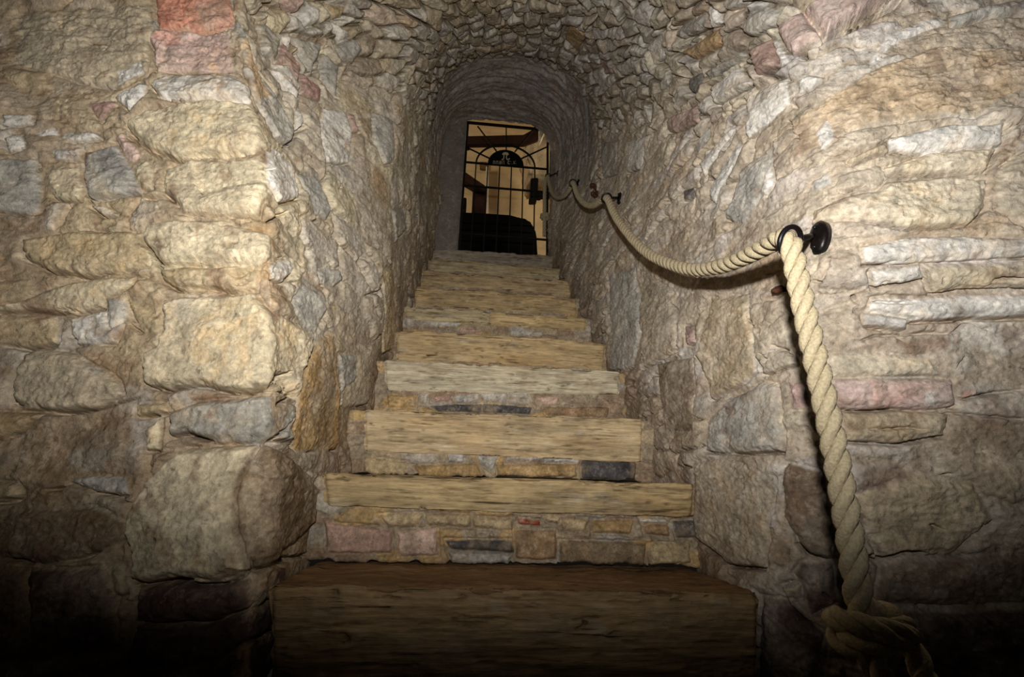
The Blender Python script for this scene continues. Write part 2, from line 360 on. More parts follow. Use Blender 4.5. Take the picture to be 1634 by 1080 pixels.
def apply_stones(x0, y0, sc, items):
    global h_p, col
    for it in items:
        cls, H, poly = it[0], it[1], it[2]; opt = it[3] if len(it) > 3 else {}
        poly = [(x0+x/sc, y0+y/sc) for x, y in poly]
        W, c, e1, e2 = place(poly)
        rad = np.linalg.norm(W-c, axis=1).max()+.05
        I = np.where(((PF-c)**2).sum(1) < rad*rad)[0]
        if not len(I): continue
        rel = PF[I]-c; q = np.stack([rel@e1, rel@e2], -1); pts = np.stack([(W-c)@e1, (W-c)@e2], -1)
        sz = min(np.ptp(pts[:, 0]), np.ptp(pts[:, 1]))
        wob = min(1., sz/.08)
        q = q+np.stack([wx[I], wy[I]], -1)*.28*wob+np.stack([n_c2[I], n_md[I]], -1)*.003*wob
        sd, vec = sd_poly(q, pts)
        down = np.clip(-vec[:, 1]/np.maximum(np.linalg.norm(vec, axis=1), 1e-6), 0, 1)
        seed = hash01(c[0]*91, c[2]*37, c[1]*11)
        base = lin(CLS[cls])*(1+.10*(hash01(seed, 1., 2.)-.5))
        if opt.get('patch'):
            k = sstep(-.004, .012, sd+n_c2[I]*.012)*opt['patch']; col[I] = col[I]*(1-k[:, None])+(base*(1+.2*n_c2[I])[:, None])*k[:, None]; continue
        wi = sstep(-.0015, .0035, sd)
        rr = min(.016, sz*.28)
        prof = (H*.001)*sstep(-.002, rr, sd+n_hi[I]*.004) + (n_st[I]*.0040+n_md[I]*.005+n_hi[I]*.001)*sstep(0, .01, sd)*opt.get('rough', 1.)
        tt = (hash01(seed, 2., 4.)-.5)*.05; prof = prof+(q[:, 1]*tt+q[:, 0]*(hash01(seed, 5., 1.)-.5)*.04)*wi
        near = sstep(-.03, 0, sd); hp = h_p[I]*(1-near*.85)
        dn = .25+.75*down
        hp = hp-.036*opt.get('crack', 1.)*np.exp(-((sd+.0045)/.0042)**2)*dn*sstep(-.25, .25, n_c1[I]+.5*n_md[I]+(.25 if H > 9 else 0.))
        h_p[I] = hp*(1-wi)+prof*wi
        cc = base[None]*(1+.20*n_c1[I]+.20*n_c2[I]+.16*n_st[I])[:, None]
        st2 = sstep(.05, .45, n_c1[I]*.7+n_c2[I]*.7+(seed-.5)*.5)[:, None]*.45
        cc = cc*(1-st2)+cc*lin((225, 196, 150) if cls in 'cwtgmy' else (200, 170, 160))*st2
        col[I] = col[I]*(1-wi[:, None])+cc*wi[:, None]
        # fresh mortar line round the stone
        ring = (np.exp(-((sd+.009)/.006)**2)*.35*sstep(-.1, .3, n_md[I]))[:, None]*(sd < 0)[:, None]
        col[I] = col[I]*(1-ring)+lin((206, 188, 156))*ring
def apply_cracks(x0, y0, sc, items):
    global h_p
    for wd, dp, poly in items:
        poly = [(x0+x/sc, y0+y/sc) for x, y in poly]
        W, c, e1, e2 = place(poly); rad = np.linalg.norm(W-c, axis=1).max()+.03
        I = np.where(((PF-c)**2).sum(1) < rad*rad)[0]; rel = PF[I]-c
        q = np.stack([rel@e1, rel@e2], -1)+np.stack([wx[I], wy[I]], -1)*.2+np.stack([n_hi[I], n_c2[I]], -1)*.004
        pts = np.stack([(W-c)@e1, (W-c)@e2], -1); best = np.full(len(I), 9e9); tp = np.zeros(len(I)); L = 0
        seg = np.linalg.norm(np.diff(pts, axis=0), axis=1); T = seg.sum()
        for i in range(len(pts)-1):
            a, b = pts[i], pts[i+1]; e = b-a; t = np.clip(((q-a)@e)/max(e@e, 1e-12), 0, 1); d = np.linalg.norm(q-(a+t[:, None]*e), axis=1)
            mm = d < best; best = np.where(mm, d, best); tp = np.where(mm, (L+t*seg[i])/T, tp); L += seg[i]
        tap = np.sqrt(np.clip(4*tp*(1-tp), 0, 1))*.8+.2
        h_p[I] -= dp*.0024*np.exp(-(best/(wd*.001*tap))**2)*tap
SA = 2.918
apply_stones(0, 0, SA, [
 ('m', 5, [(80,60),(400,40),(690,30),(715,150),(690,330),(560,400),(350,370),(200,330),(60,300)], {'crack': .5, 'rough': 1.6}),
 ('r', 12, [(715,-40),(1065,-40),(1085,115),(960,140),(745,135)]),
 ('q', 12, [(905,-40),(1060,-40),(1082,112),(960,138),(930,100)], {'patch': .45}),
 ('p', 12, [(700,190),(745,148),(1060,143),(1075,320),(740,335),(720,240)]),
 ('r', 0, [(720,190),(750,150),(850,150),(840,210),(780,230)], {'patch': .5}),
 ('w', 16, [(710,400),(760,350),(1060,345),(1170,400),(1175,465),(1130,495),(745,460)]),
 ('c', 20, [(600,590),(700,530),(960,475),(1180,490),(1240,600),(1250,700),(1200,725),(960,720),(830,740),(680,680)]),
 ('c', 18, [(770,790),(880,750),(1180,745),(1270,810),(1290,960),(1200,1010),(870,1000),(780,900)]),
 ('w', 9, [(530,445),(660,390),(690,400),(680,450),(610,525)]),
 ('q', 5, [(405,485),(520,460),(540,480),(470,565)]),
 ('w', 9, [(10,535),(150,530),(158,580),(15,590)]),
 ('w', 5, [(175,625),(260,600),(275,630),(190,640)]),
 ('w', 6, [(290,640),(310,615),(440,615),(470,640),(330,655)]),
 ('w', 6, [(25,640),(100,630),(125,690),(50,710)]),
 ('p', 8, [(540,640),(580,620),(660,720),(640,750),(600,745)]),
 ('g', 12, [(390,710),(540,670),(620,790),(655,900),(430,935),(400,850)]),
 ('k', 0, [(440,700),(540,680),(610,790),(600,860),(480,800)], {'patch': .5}),
 ('c', 7, [(630,780),(690,750),(720,800),(715,880),(660,880),(625,830)]),
 ('c', 9, [(230,780),(360,770),(390,880),(380,935),(250,920),(215,860)]),
 ('g', 10, [(-40,740),(170,740),(185,975),(120,990),(-40,975)]),
 ('w', 4, [(540,330),(660,290),(680,340),(540,390)], {'crack': 0}),
 ('w', 5, [(250,700),(380,690),(370,740),(260,745)], {'crack': .4}),
 ('w', 6, [(430,960),(500,965),(540,1000),(480,1000)]),
 ('g', 12, [(1095,60),(1180,280),(1260,420),(1370,600),(1360,680),(1310,640),(1230,500),(1150,340),(1090,190)]),
 ('o', 0, [(1100,170),(1150,180),(1200,330),(1260,450),(1220,470),(1130,290)], {'patch': .7}),
 ('g', 22, [(1195,110),(1230,95),(1310,220),(1290,285),(1230,250)]),
 ('c', 18, [(1240,60),(1330,40),(1350,100),(1310,165),(1260,140)]),
 ('p', 22, [(1290,-30),(1430,-30),(1380,65),(1330,40)]),
 ('w', 20, [(1390,60),(1430,10),(1490,40),(1480,110),(1420,130)]),
 ('g', 24, [(1350,170),(1480,200),(1490,240),(1450,330),(1390,270)]),
 ('q', 14, [(1310,200),(1400,330),(1390,390),(1290,290)]),
 ('w', 20, [(1280,290),(1320,300),(1390,420),(1370,465),(1270,340)]),
 ('q', 12, [(1410,340),(1490,410),(1490,470),(1400,440)]),
 ('g', 20, [(1500,240),(1580,320),(1570,440),(1500,370)]),
 ('w', 20, [(1545,100),(1620,150),(1630,215),(1580,190)]),
 ('t', 18, [(1520,20),(1590,30),(1590,80),(1550,90)]),
 ('w', 12, [(1390,500),(1410,590),(1380,610),(1370,540)]),
 ('g', 9, [(1420,740),(1470,800),(1530,930),(1500,1010),(1440,900)]),
 ('m', 6, [(1480,520),(1600,500),(1620,640),(1560,720),(1500,640)]),
 ('w', 7, [(1270,680),(1330,720),(1370,830),(1300,850),(1260,760)]),
])
apply_stones(0, 360, SA, [
 ('t', 12, [(100,60),(400,30),(680,40),(700,190),(420,230),(230,205),(130,150)]),
 ('c', 18, [(680,80),(700,-5),(1060,-20),(1260,60),(1260,150),(1200,185),(770,180)]),
 ('e', 0, [(720,80),(780,70),(815,125),(760,145)], {'patch': .9}),
 ('t', 18, [(750,210),(1100,185),(1200,200),(1195,290),(1100,300),(830,295),(760,260)]),
 ('c', 22, [(770,350),(860,330),(1190,310),(1290,420),(1300,540),(1380,640),(1370,700),(1260,750),(1080,775),(900,740),(780,765),(680,740),(665,680),(680,590),(760,560)]),
 ('g', 0, [(820,350),(900,340),(930,440),(870,470)], {'patch': .5}),
 ('b', 0, [(860,765),(1080,785),(1000,840),(890,850)], {'patch': .8}),
 ('g', 18, [(790,880),(860,850),(900,830),(1270,800),(1340,940),(1270,980),(1190,1020),(1000,1010),(880,960),(800,985)]),
 ('t', 8, [(640,830),(770,830),(790,870),(720,880),(640,885)]),
 ('c', 7, [(670,960),(740,900),(750,1040),(690,1040)]),
 ('y', 8, [(1480,520),(1540,490),(1575,600),(1580,800),(1570,1040),(1380,1050),(1360,950),(1400,800),(1430,650)], {'rough': 1.5}),
 ('e', 0, [(1480,560),(1550,600),(1560,800),(1550,1040),(1470,1040),(1440,800)], {'patch': .55}),
 ('m', 16, [(110,590),(180,560),(330,590),(540,720),(560,780),(420,850),(320,865),(90,860),(60,800),(70,680)]),
 ('w', 9, [(325,430),(500,400),(590,400),(530,540),(350,550),(320,500)]),
 ('t', 9, [(-40,420),(240,420),(260,480),(255,540),(100,560),(-40,550)]),
 ('t', 9, [(-40,255),(140,245),(155,330),(-10,370),(-40,370)]),
 ('c', 11, [(150,330),(330,260),(620,240),(630,270),(500,340),(480,385),(330,400),(150,385),(-40,395),(-40,375)]),
 ('g', 5, [(500,340),(590,350),(595,420),(510,470)], {'crack': .2}),
 ('g', 8, [(1370,300),(1420,250),(1500,310),(1515,370),(1470,490),(1430,490),(1370,380)]),
 ('w', 7, [(1250,190),(1350,150),(1370,190),(1350,240),(1280,250)]),
 ('g', 9, [(1480,210),(1570,200),(1600,250),(1560,280),(1490,270)]),
 ('t', 9, [(-40,870),(170,880),(80,960),(-40,990)]),
 ('g', 10, [(1590,600),(1650,600),(1660,670),(1590,650)]),
 ('b', 0, [(590,300),(640,300),(770,350),(740,360)], {'patch': .7}),
 ('b', 0, [(360,570),(560,590),(660,640),(540,720),(400,640)], {'patch': .55}),
 ('g', 0, [(360,590),(480,660),(480,720),(400,680)], {'patch': .5}),
 ('e', 0, [(180,870),(600,850),(640,1040),(100,1060)], {'patch': .6}),
 ('t', 8, [(600,340),(760,430),(760,500),(690,520),(620,420)]),
 ('w', 5, [(1320,170),(1370,190),(1330,260),(1270,240)]),
])
apply_stones(0, 720, SA, [
 ('e', 12, [(1190,-30),(1300,0),(1440,110),(1480,180),(1460,330),(1340,450),(1200,545),(1150,550),(1100,380),(1100,230)], {'rough': 2.2}),
 ('c', 24, [(640,240),(700,130),(860,-10),(1190,-30),(1110,120),(1090,230),(1100,380),(1150,550),(880,625),(830,590),(760,600),(690,620),(620,600),(600,330)]),
 ('b', 0, [(950,350),(990,350),(980,560),(950,590)], {'patch': .5}),
 ('d', 12, [(660,640),(860,610),(1170,590),(1160,730),(970,795),(640,790)]),
 ('d', 12, [(640,810),(960,810),(1210,730),(1210,850),(980,1000),(580,1000)]),
 ('e', 9, [(-40,270),(430,270),(600,330),(560,430),(400,480),(200,520),(-40,480)]),
 ('g', 8, [(320,140),(400,110),(590,120),(610,200),(450,190)]),
 ('t', 9, [(-40,150),(80,150),(100,200),(60,230),(-40,230)]),
 ('t', 8, [(510,510),(590,540),(600,660),(540,665)]),
 ('d', 10, [(150,560),(500,540),(560,700),(540,900),(150,950)], {'rough': 1.5}),
 ('e', 8, [(-60,540),(130,560),(130,960),(-60,960)]),
 ('d', 8, [(600,1020),(1000,1010),(1220,900),(1230,1080),(600,1090)]),
])
apply_cracks(0, 0, SA, [(3,14,[(400,850),(420,930),(655,900)]), (3,12,[(810,735),(960,715),(1200,720)]), (4,20,[(1340,690),(1370,640),(1395,590),(1400,560)]), (3,12,[(735,330),(900,335),(1075,320)]),
 (3,12,[(745,135),(960,142),(1085,120)]), (3,9,[(600,640),(680,690),(750,745)]), (2,7,[(1200,800),(1250,780),(1280,790)]), (4,16,[(1200,1015),(1250,1030),(1330,985)]), (2.5,10,[(715,420),(760,460),(900,462)]),
 (2,8,[(30,375),(90,405)]), (3,14,[(1480,240),(1455,330)]), (3,16,[(1530,150),(1510,210),(1480,290)]), (3,14,[(1290,0),(1330,40),(1380,65),(1410,10)])])
apply_cracks(0, 360, SA, [(4,18,[(680,80),(700,110),(740,190),(760,200)]), (3,14,[(230,205),(300,215),(400,235),(520,225)]), (2.5,10,[(0,395),(150,400),(300,385),(380,400)]), (4,16,[(1060,775),(1170,780),(1260,745),(1370,700)]),
 (4,16,[(90,865),(320,865),(420,852),(560,820),(650,795)]), (3,12,[(600,450),(655,505)]), (3,13,[(670,745),(710,770)]), (4,14,[(640,885),(720,882)]), (4,15,[(1290,840),(1340,810)]), (3,12,[(1200,1020),(1270,980),(1340,940)]),
 (3,12,[(790,985),(880,965),(1000,1005)]), (3,10,[(830,295),(960,290),(1070,302),(1190,290)]), (3,10,[(0,550),(100,575),(240,545)]), (2,8,[(1300,145),(1340,150)]), (2,9,[(1430,495),(1470,490)]), (2.5,9,[(0,990),(80,960),(150,900)])])
apply_cracks(0, 720, SA, [(4,16,[(0,230),(70,225),(105,195)]), (4,14,[(200,180),(300,165)]), (3,12,[(450,195),(540,220),(620,240)]), (4,16,[(0,500),(80,510),(160,530)]), (5,20,[(610,590),(690,625),(760,605),(870,600),(900,630),(1070,610),(1200,545),(1330,455)]),
 (3,12,[(1280,500),(1400,490),(1490,460)]), (3,12,[(640,795),(970,800),(1160,735),(1210,700)])])
apply_stones(1074, 0, SA, [
 ('m', 6, [(520,560),(700,480),(920,330),(1200,230),(1640,230),(1680,420),(1400,540),(1100,545),(850,590),(740,640)], {'crack': .3, 'rough': 2.2}),
 ('o', 0, [(700,480),(920,330),(1200,230),(1640,230),(1680,400),(1400,530),(1100,540),(850,590),(740,640),(600,740),(560,560)], {'patch': .55}),
 ('b', 0, [(1200,300),(1400,280),(1660,250),(1680,390),(1400,480),(1150,440)], {'patch': .35}),
 ('p', 28, [(490,140),(560,90),(620,40),(700,180),(570,265),(510,190)], {'crack': 1.5}),
 ('p', 30, [(620,40),(680,0),(720,-40),(1060,-60),(990,0),(830,90),(705,178)], {'crack': 1.5}),
 ('q', 24, [(355,230),(450,190),(480,250),(510,315),(400,340)], {'crack': 1.6}),
 ('w', 8, [(450,190),(490,190),(550,290),(515,312),(480,250)]),
 ('q', 12, [(-30,560),(0,540),(110,485),(130,570),(0,615),(-25,610)]),
 ('g', 18, [(155,330),(330,235),(350,260),(180,365)]),
 ('w', 18, [(185,410),(310,315),(380,395),(350,410),(200,490)]),
 ('g', 20, [(10,150),(150,60),(180,130),(60,185)]),
 ('y', 18, [(40,240),(210,140),(240,200),(100,280)]),
 ('g', 20, [(300,120),(420,30),(500,60),(460,130),(370,175)]),
 ('g', 18, [(225,20),(340,-30),(330,30),(270,60)]),
 ('w', 16, [(160,30),(200,20),(230,110),(195,130)]),
 ('k', 14, [(70,370),(125,340),(150,410),(120,445),(80,420)]),
 ('w', 12, [(580,380),(640,355),(700,360),(640,420),(600,440)]),
 ('w', 9, [(400,430),(540,370),(555,480),(470,560),(350,650),(345,600)]),
 ('w', 9, [(130,760),(280,590),(300,600),(180,760),(140,820)]),
 ('w', 9, [(170,900),(310,670),(330,690),(200,950)]),
 ('g', 9, [(250,1020),(330,790),(400,730),(460,730),(470,830),(330,1040)]),
 ('w', 7, [(410,900),(460,760),(480,850),(440,910)]),
 ('k', 7, [(50,890),(100,865),(90,920),(50,940)]),
 ('g', 8, [(100,700),(180,580),(175,640),(120,720)]),
 ('w', 14, [(1000,640),(1060,620),(1250,590),(1525,580),(1530,660),(1400,680),(1200,700),(1010,690)]),
 ('c', 12, [(990,780),(1200,705),(1500,690),(1480,740),(1460,785),(1300,785),(1010,800)]),
 ('c', 13, [(650,980),(960,880),(1000,840),(1300,810),(1460,830),(1460,960),(1400,1030),(1100,1045),(640,1045)]),
 ('m', 9, [(1500,850),(1560,760),(1680,670),(1680,1060),(1510,960)]),
 ('g', 10, [(1290,70),(1680,-30),(1680,50),(1480,65),(1300,120)]),
 ('w', 6, [(900,290),(1000,170),(1160,100),(1250,80),(1250,120),(1020,210),(940,300)], {'crack': 0}),
 ('g', 5, [(640,850),(720,800),(740,850),(660,890)], {'crack': .3}),
 ('t', 8, [(820,735),(1000,650),(1010,700),(840,750)]),
 ('w', 6, [(660,620),(720,560),(760,640),(690,700)], {'crack': .2}),
 ('b', 0, [(590,560),(640,540),(640,700),(570,740)], {'patch': .6}),
 ('b', 0, [(1540,640),(1640,600),(1560,750),(1480,830),(1470,790)], {'patch': .6}),
])
apply_stones(1074, 360, SA, [
 ('w', 10, [(880,95),(1100,40),(1680,60),(1680,135),(1400,160),(1100,180),(890,180)]),
 ('w', 10, [(920,215),(1160,190),(1170,250),(940,290)]),
 ('c', 10, [(1180,195),(1680,180),(1680,280),(1200,310)]),
 ('w', 10, [(900,400),(930,345),(1680,320),(1680,420),(1100,440)]),
 ('w', 7, [(880,405),(1080,435),(1080,480),(900,460)]),
 ('b', 0, [(790,560),(990,540),(980,580),(800,590)], {'patch': .8}),
 ('b', 0, [(1020,530),(1300,500),(1290,580),(1100,620)], {'patch': .8}),
 ('e', 0, [(960,650),(1060,600),(1040,640),(970,680)], {'patch': .7}),
 ('c', 6, [(730,600),(1000,600),(1200,620),(1240,690),(740,705)]),
 ('p', 11, [(745,715),(900,710),(1290,715),(1320,830),(1180,860),(960,855),(760,855)]),
 ('r', 0, [(900,712),(1290,720),(1150,800),(1000,850),(920,850)], {'patch': .35}),
 ('w', 0, [(1140,760),(1190,770),(1260,840),(1180,850)], {'patch': .8}),
 ('r', 0, [(1330,760),(1410,760),(1400,800),(1350,800)], {'patch': .7}),
 ('q', 4, [(540,730),(610,730),(620,850),(550,850)], {'crack': .2}),
 ('t', 10, [(790,870),(1290,870),(1280,980),(1050,1010),(800,1000)]),
 ('g', 10, [(280,790),(400,730),(470,740),(510,940),(500,1050),(160,1050),(170,900),(250,800)]),
 ('t', 6, [(170,330),(340,320),(360,680),(180,810),(110,600)], {'rough': 1.5}),
 ('q', 5, [(50,470),(90,460),(95,540),(55,550)]),
 ('g', 0, [(1290,600),(1400,590),(1400,700),(1300,690)], {'patch': .5}),
 ('m', 7, [(370,600),(540,580),(560,640),(400,690)]),
 ('e', 0, [(1330,860),(1500,900),(1680,900),(1680,1050),(1300,1040)], {'patch': .4}),
])
apply_stones(1074, 720, SA, [
 ('m', 7, [(110,60),(240,30),(470,130),(440,330),(420,540),(260,520),(110,400)], {'rough': 1.6}),
 ('e', 9, [(530,60),(680,90),(740,420),(740,500),(620,470),(520,300),(510,150)]),
 ('t', 9, [(860,200),(1100,110),(1400,150),(1480,330),(1300,470),(960,490),(900,380)]),
 ('d', 9, [(600,520),(740,520),(760,700),(650,760),(570,560)]),
 ('t', 8, [(510,640),(590,620),(590,680),(540,690)]),
 ('b', 0, [(830,60),(1200,60),(1100,140),(850,180)], {'patch': .6}),
 ('e', 8, [(960,530),(1300,500),(1680,480),(1680,700),(960,720)]),
 ('d', 8, [(960,760),(1680,740),(1680,1080),(960,1080)]),
 ('d', 8, [(420,680),(560,700),(700,850),(680,1080),(420,1080)]),
])
apply_cracks(1074, 0, SA, [(9,60,[(572,290),(705,205),(840,122),(1005,32),(1090,-25)]), (7,50,[(400,352),(520,332),(550,318)]), (3,12,[(1300,120),(1480,75),(1640,50)]), (3,12,[(1000,800),(1300,790),(1470,788)]),
 (2,8,[(800,740),(920,690),(1040,610)]), (3,12,[(1230,1045),(1400,1030),(1430,1000)]), (3,10,[(760,880),(800,890),(900,860)]), (3,14,[(60,190),(150,150),(180,130)]), (3,12,[(90,1000),(120,900),(125,720)]), (2,9,[(530,555),(570,620),(600,660)]),
 (4,18,[(0,340),(60,360),(80,420),(120,450)]), (3,12,[(180,400),(200,490),(250,470)]), (3,14,[(350,180),(440,150),(500,80)]), (2,8,[(1500,770),(1560,750)]), (3,10,[(1540,620),(1640,600)])])
apply_cracks(1074, 360, SA, [(9,34,[(415,335),(480,318),(550,285)]), (3,12,[(880,180),(960,190),(1040,165)]), (3,12,[(920,355),(1010,362),(1100,360)]), (3,11,[(860,535),(950,515),(1200,500),(1320,500)]), (3,12,[(1310,500),(1360,470),(1400,440),(1490,490)]), (3,13,[(750,858),(960,860),(1180,862)]),
 (2.5,9,[(900,945),(1050,945),(1190,955)]), (3,12,[(340,430),(370,470)]), (3,12,[(450,555),(520,580),(545,605)]), (3,10,[(390,590),(420,620),(380,690)]), (3,12,[(820,320),(860,370)]), (2,8,[(420,220),(500,210)]), (3,12,[(650,250),(700,260)]),
 (3,10,[(1300,800),(1380,800),(1640,760)]), (3,10,[(600,1000),(650,1010)]), (3,12,[(1480,245),(1640,235)]), (3,10,[(1250,870),(1640,900)]), (2.5,10,[(1320,670),(1370,610)])])
apply_cracks(1074, 720, SA, [(5,20,[(560,425),(630,485),(740,520)]), (5,20,[(890,480),(940,515),(1060,475),(1180,475)]), (3,12,[(500,670),(600,780),(700,830)]), (3,10,[(690,650),(740,690)]), (3,10,[(500,620),(570,600)]), (3,9,[(1190,340),(1260,370)]), (3,9,[(1240,110),(1300,105)])])
apply_stones(400, 0, 2.476, [
 ('w', 7, [(285,430),(370,440),(400,520),(390,640),(300,640),(270,520)]),
 ('g', 8, [(480,440),(560,470),(570,640),(530,650),(490,560)]),
 ('g', 8, [(180,690),(260,700),(320,830),(300,870),(250,840)]),
 ('g', 9, [(570,830),(610,830),(620,900),(580,960)]),
 ('q', 5, [(385,440),(410,450),(430,520),(410,520)]),
 ('w', 8, [(60,600),(160,640),(190,780),(110,800),(50,720)]),
 ('w', 8, [(1490,560),(1560,540),(1540,660),(1480,680)]),
 ('g', 8, [(1380,560),(1440,560),(1440,680),(1390,700)]),
 ('y', 18, [(1260,90),(1330,130),(1290,210),(1240,150)]),
 ('w', 16, [(1340,290),(1400,260),(1440,320),(1390,370)]),
 ('q', 14, [(1375,240),(1410,240),(1440,290),(1400,300)]),
 ('g', 18, [(330,180),(400,150),(440,200),(410,250),(360,230)]),
 ('w', 12, [(1570,180),(1634,120),(1640,230),(1600,260)]),
])
apply_stones(400, 380, 2.269, [
 ('g', 8, [(190,170),(240,200),(270,260),(230,340),(200,330),(150,240)]),
 ('g', 7, [(1290,130),(1390,110),(1410,330),(1380,470),(1290,480),(1300,300)]),
 ('m', 8, [(400,380),(440,400),(430,600),(340,610),(330,470)]),
 ('g', 9, [(320,420),(390,420),(390,510),(340,560)]),
 ('e', 7, [(1480,450),(1600,430),(1600,700),(1500,700)]),
 ('m', 7, [(1410,110),(1530,200),(1540,400),(1430,470),(1400,250)]),
 ('t', 8, [(470,120),(520,100),(530,400),(480,420)]),
])
apply_cracks(400, 0, 2.476, [(4,18,[(165,580),(180,530),(200,490)]), (4,18,[(50,870),(100,870),(105,830)]), (4,20,[(380,0),(420,40),(500,30)]), (4,16,[(245,880),(265,850)]), (3,12,[(340,760),(355,730)]), (3,10,[(30,680),(75,670)]), (3,12,[(1560,820),(1590,830)])])
apply_cracks(400, 380, 2.269, [(4,16,[(0,560),(60,545),(160,480)]), (4,14,[(100,605),(135,580)]), (3,12,[(40,740),(110,710),(150,650)]), (4,16,[(440,610),(455,540)]), (3,12,[(1270,230),(1285,200)]), (3,10,[(1510,230),(1540,260)]), (3,10,[(1400,480),(1480,455),(1560,420)]), (4,16,[(1450,740),(1475,770)])])
dus = (sstep(-.12, .34, fbm(PF, 7, 5, .62, off=21))*.38*(1-sm))[:, None]
dcol = np.where(arch[:, None] > .5, lin((182, 168, 142)), np.where(right[:, None] > 0, lin((210, 196, 172)), lin((200, 180, 148))*(1-tl_)+lin((208, 196, 174))*tl_))
col = col*(1-dus)+dcol*dus*(1+.25*n_c2[:, None])
brn = (sstep(.16, .42, fbm(PF, 11, 4, .6, off=22))*.55*(1-sm))[:, None]; col = col*(1-brn)+lin((142, 108, 78))*brn
col = col*(1+.22*n_vf+.25*n_c2)[:, None]
gr = col.mean(1, keepdims=True); col = gr+(col-gr)*np.where(right[:, None] > 0, .74, .92)
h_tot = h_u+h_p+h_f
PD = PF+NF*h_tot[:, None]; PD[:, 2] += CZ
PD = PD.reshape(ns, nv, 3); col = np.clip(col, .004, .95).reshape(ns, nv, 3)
iA, iB = nL, nL+nA
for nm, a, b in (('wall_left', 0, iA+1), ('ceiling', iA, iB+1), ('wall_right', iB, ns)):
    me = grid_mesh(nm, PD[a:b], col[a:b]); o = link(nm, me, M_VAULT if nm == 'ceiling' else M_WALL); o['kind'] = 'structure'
def wall_pt(x, y):              # point of the finished masonry seen at a place, and its normal
    w = on_wall(x, y); i = np.argmin(((PF-w)**2).sum(1)); return Vector(PD.reshape(-1, 3)[i]), Vector(NF[i])

# ------------------------------------------------------------------ stone stair
def block(name, T0, T1, B0, B1, depth, res, fn, mat, parent, end_noise=.014):
    """a long block: T0-T1 its front top edge, B0-B1 its front bottom edge; fn(P, n, kind, d_edge) -> (height, colour)"""
    T0, T1, B0, B1 = [np.array(v, float) for v in (T0, T1, B0, B1)]
    W = np.linalg.norm(T1-T0); H = (T0[2]+T1[2]-B0[2]-B1[2])/2
    nx = max(24, int(W/res)); nf = max(8, int(H/res)); nt = max(8, int(depth/(res*1.8))); nb = 6
    u = np.linspace(0, 1, nx)[:, None, None]
    tf = np.linspace(0, 1, nf); tt = np.linspace(0, 1, nt)[1:]; tb = np.linspace(1, 0, nb)[:-1]
    T = T0+(T1-T0)*u; Bm = B0+(B1-B0)*u; back = np.array([0, depth, 0])
    bot = Bm+back*tb[None, :, None]; fr = Bm+(T-Bm)*tf[None, :, None]; top = T+back*tt[None, :, None]
    P = np.concatenate([bot, fr, top], 1); n = np.zeros_like(P)
    n[:, :nb-1] = (0, 0, -1); n[:, nb-1:nb-1+nf] = (0, -1, 0); n[:, nb-1+nf:] = (0, 0, 1)
    n[:, nb-2+nf] = (0, -.7, .7); n[:, nb-1] = (0, -.7, -.7)
    kind = np.zeros(P.shape[:2]); kind[:, nb-1:nb-1+nf] = 1; kind[:, nb-1+nf:] = 2
    dtop = np.concatenate([np.full(nb-1, 9.), H*(1-tf), depth*tt])[None].repeat(nx, 0)
    dbot = np.concatenate([np.zeros(nb-1), H*tf, np.full(len(tt), 9.)])[None].repeat(nx, 0)
    dend = np.minimum(u[:, :, 0], 1-u[:, :, 0])*W+np.zeros_like(dtop)
    sh = P.shape; Pf = P.reshape(-1, 3)
    h, c = fn(Pf, kind.ravel(), dtop.ravel(), dbot.ravel(), dend.ravel())
    Q = Pf+n.reshape(-1, 3)*np.asarray(h)[:, None]
    Q = Q.reshape(sh)
    en = fbm(Pf, 30, 2, off=31).reshape(sh[:2])*end_noise
    Q[0, :, 0] += en[0]; Q[-1, :, 0] += en[-1]
    m_ = sh[1]; idx = np.arange(nx*m_).reshape(nx, m_); nxt = np.roll(idx, -1, 1)
    q = np.stack([idx[:-1], idx[1:], nxt[1:], nxt[:-1]], -1).reshape(-1, 4)
    V = Q.reshape(-1, 3); c = np.asarray(c)
    # end caps: quads across the loop
    caps = []
    for k, row in ((0, idx[0]), (1, idx[-1])):
        a, b = 0, m_-1
        while b-a >= 3:
            f = [row[a], row[a+1], row[b-1], row[b]]; caps.append(f if k else f[::-1]); a += 1; b -= 1
    q = np.concatenate([q, np.array(caps)])
    me = quads_mesh(name, V, q, c); return link(name, me, mat, parent)

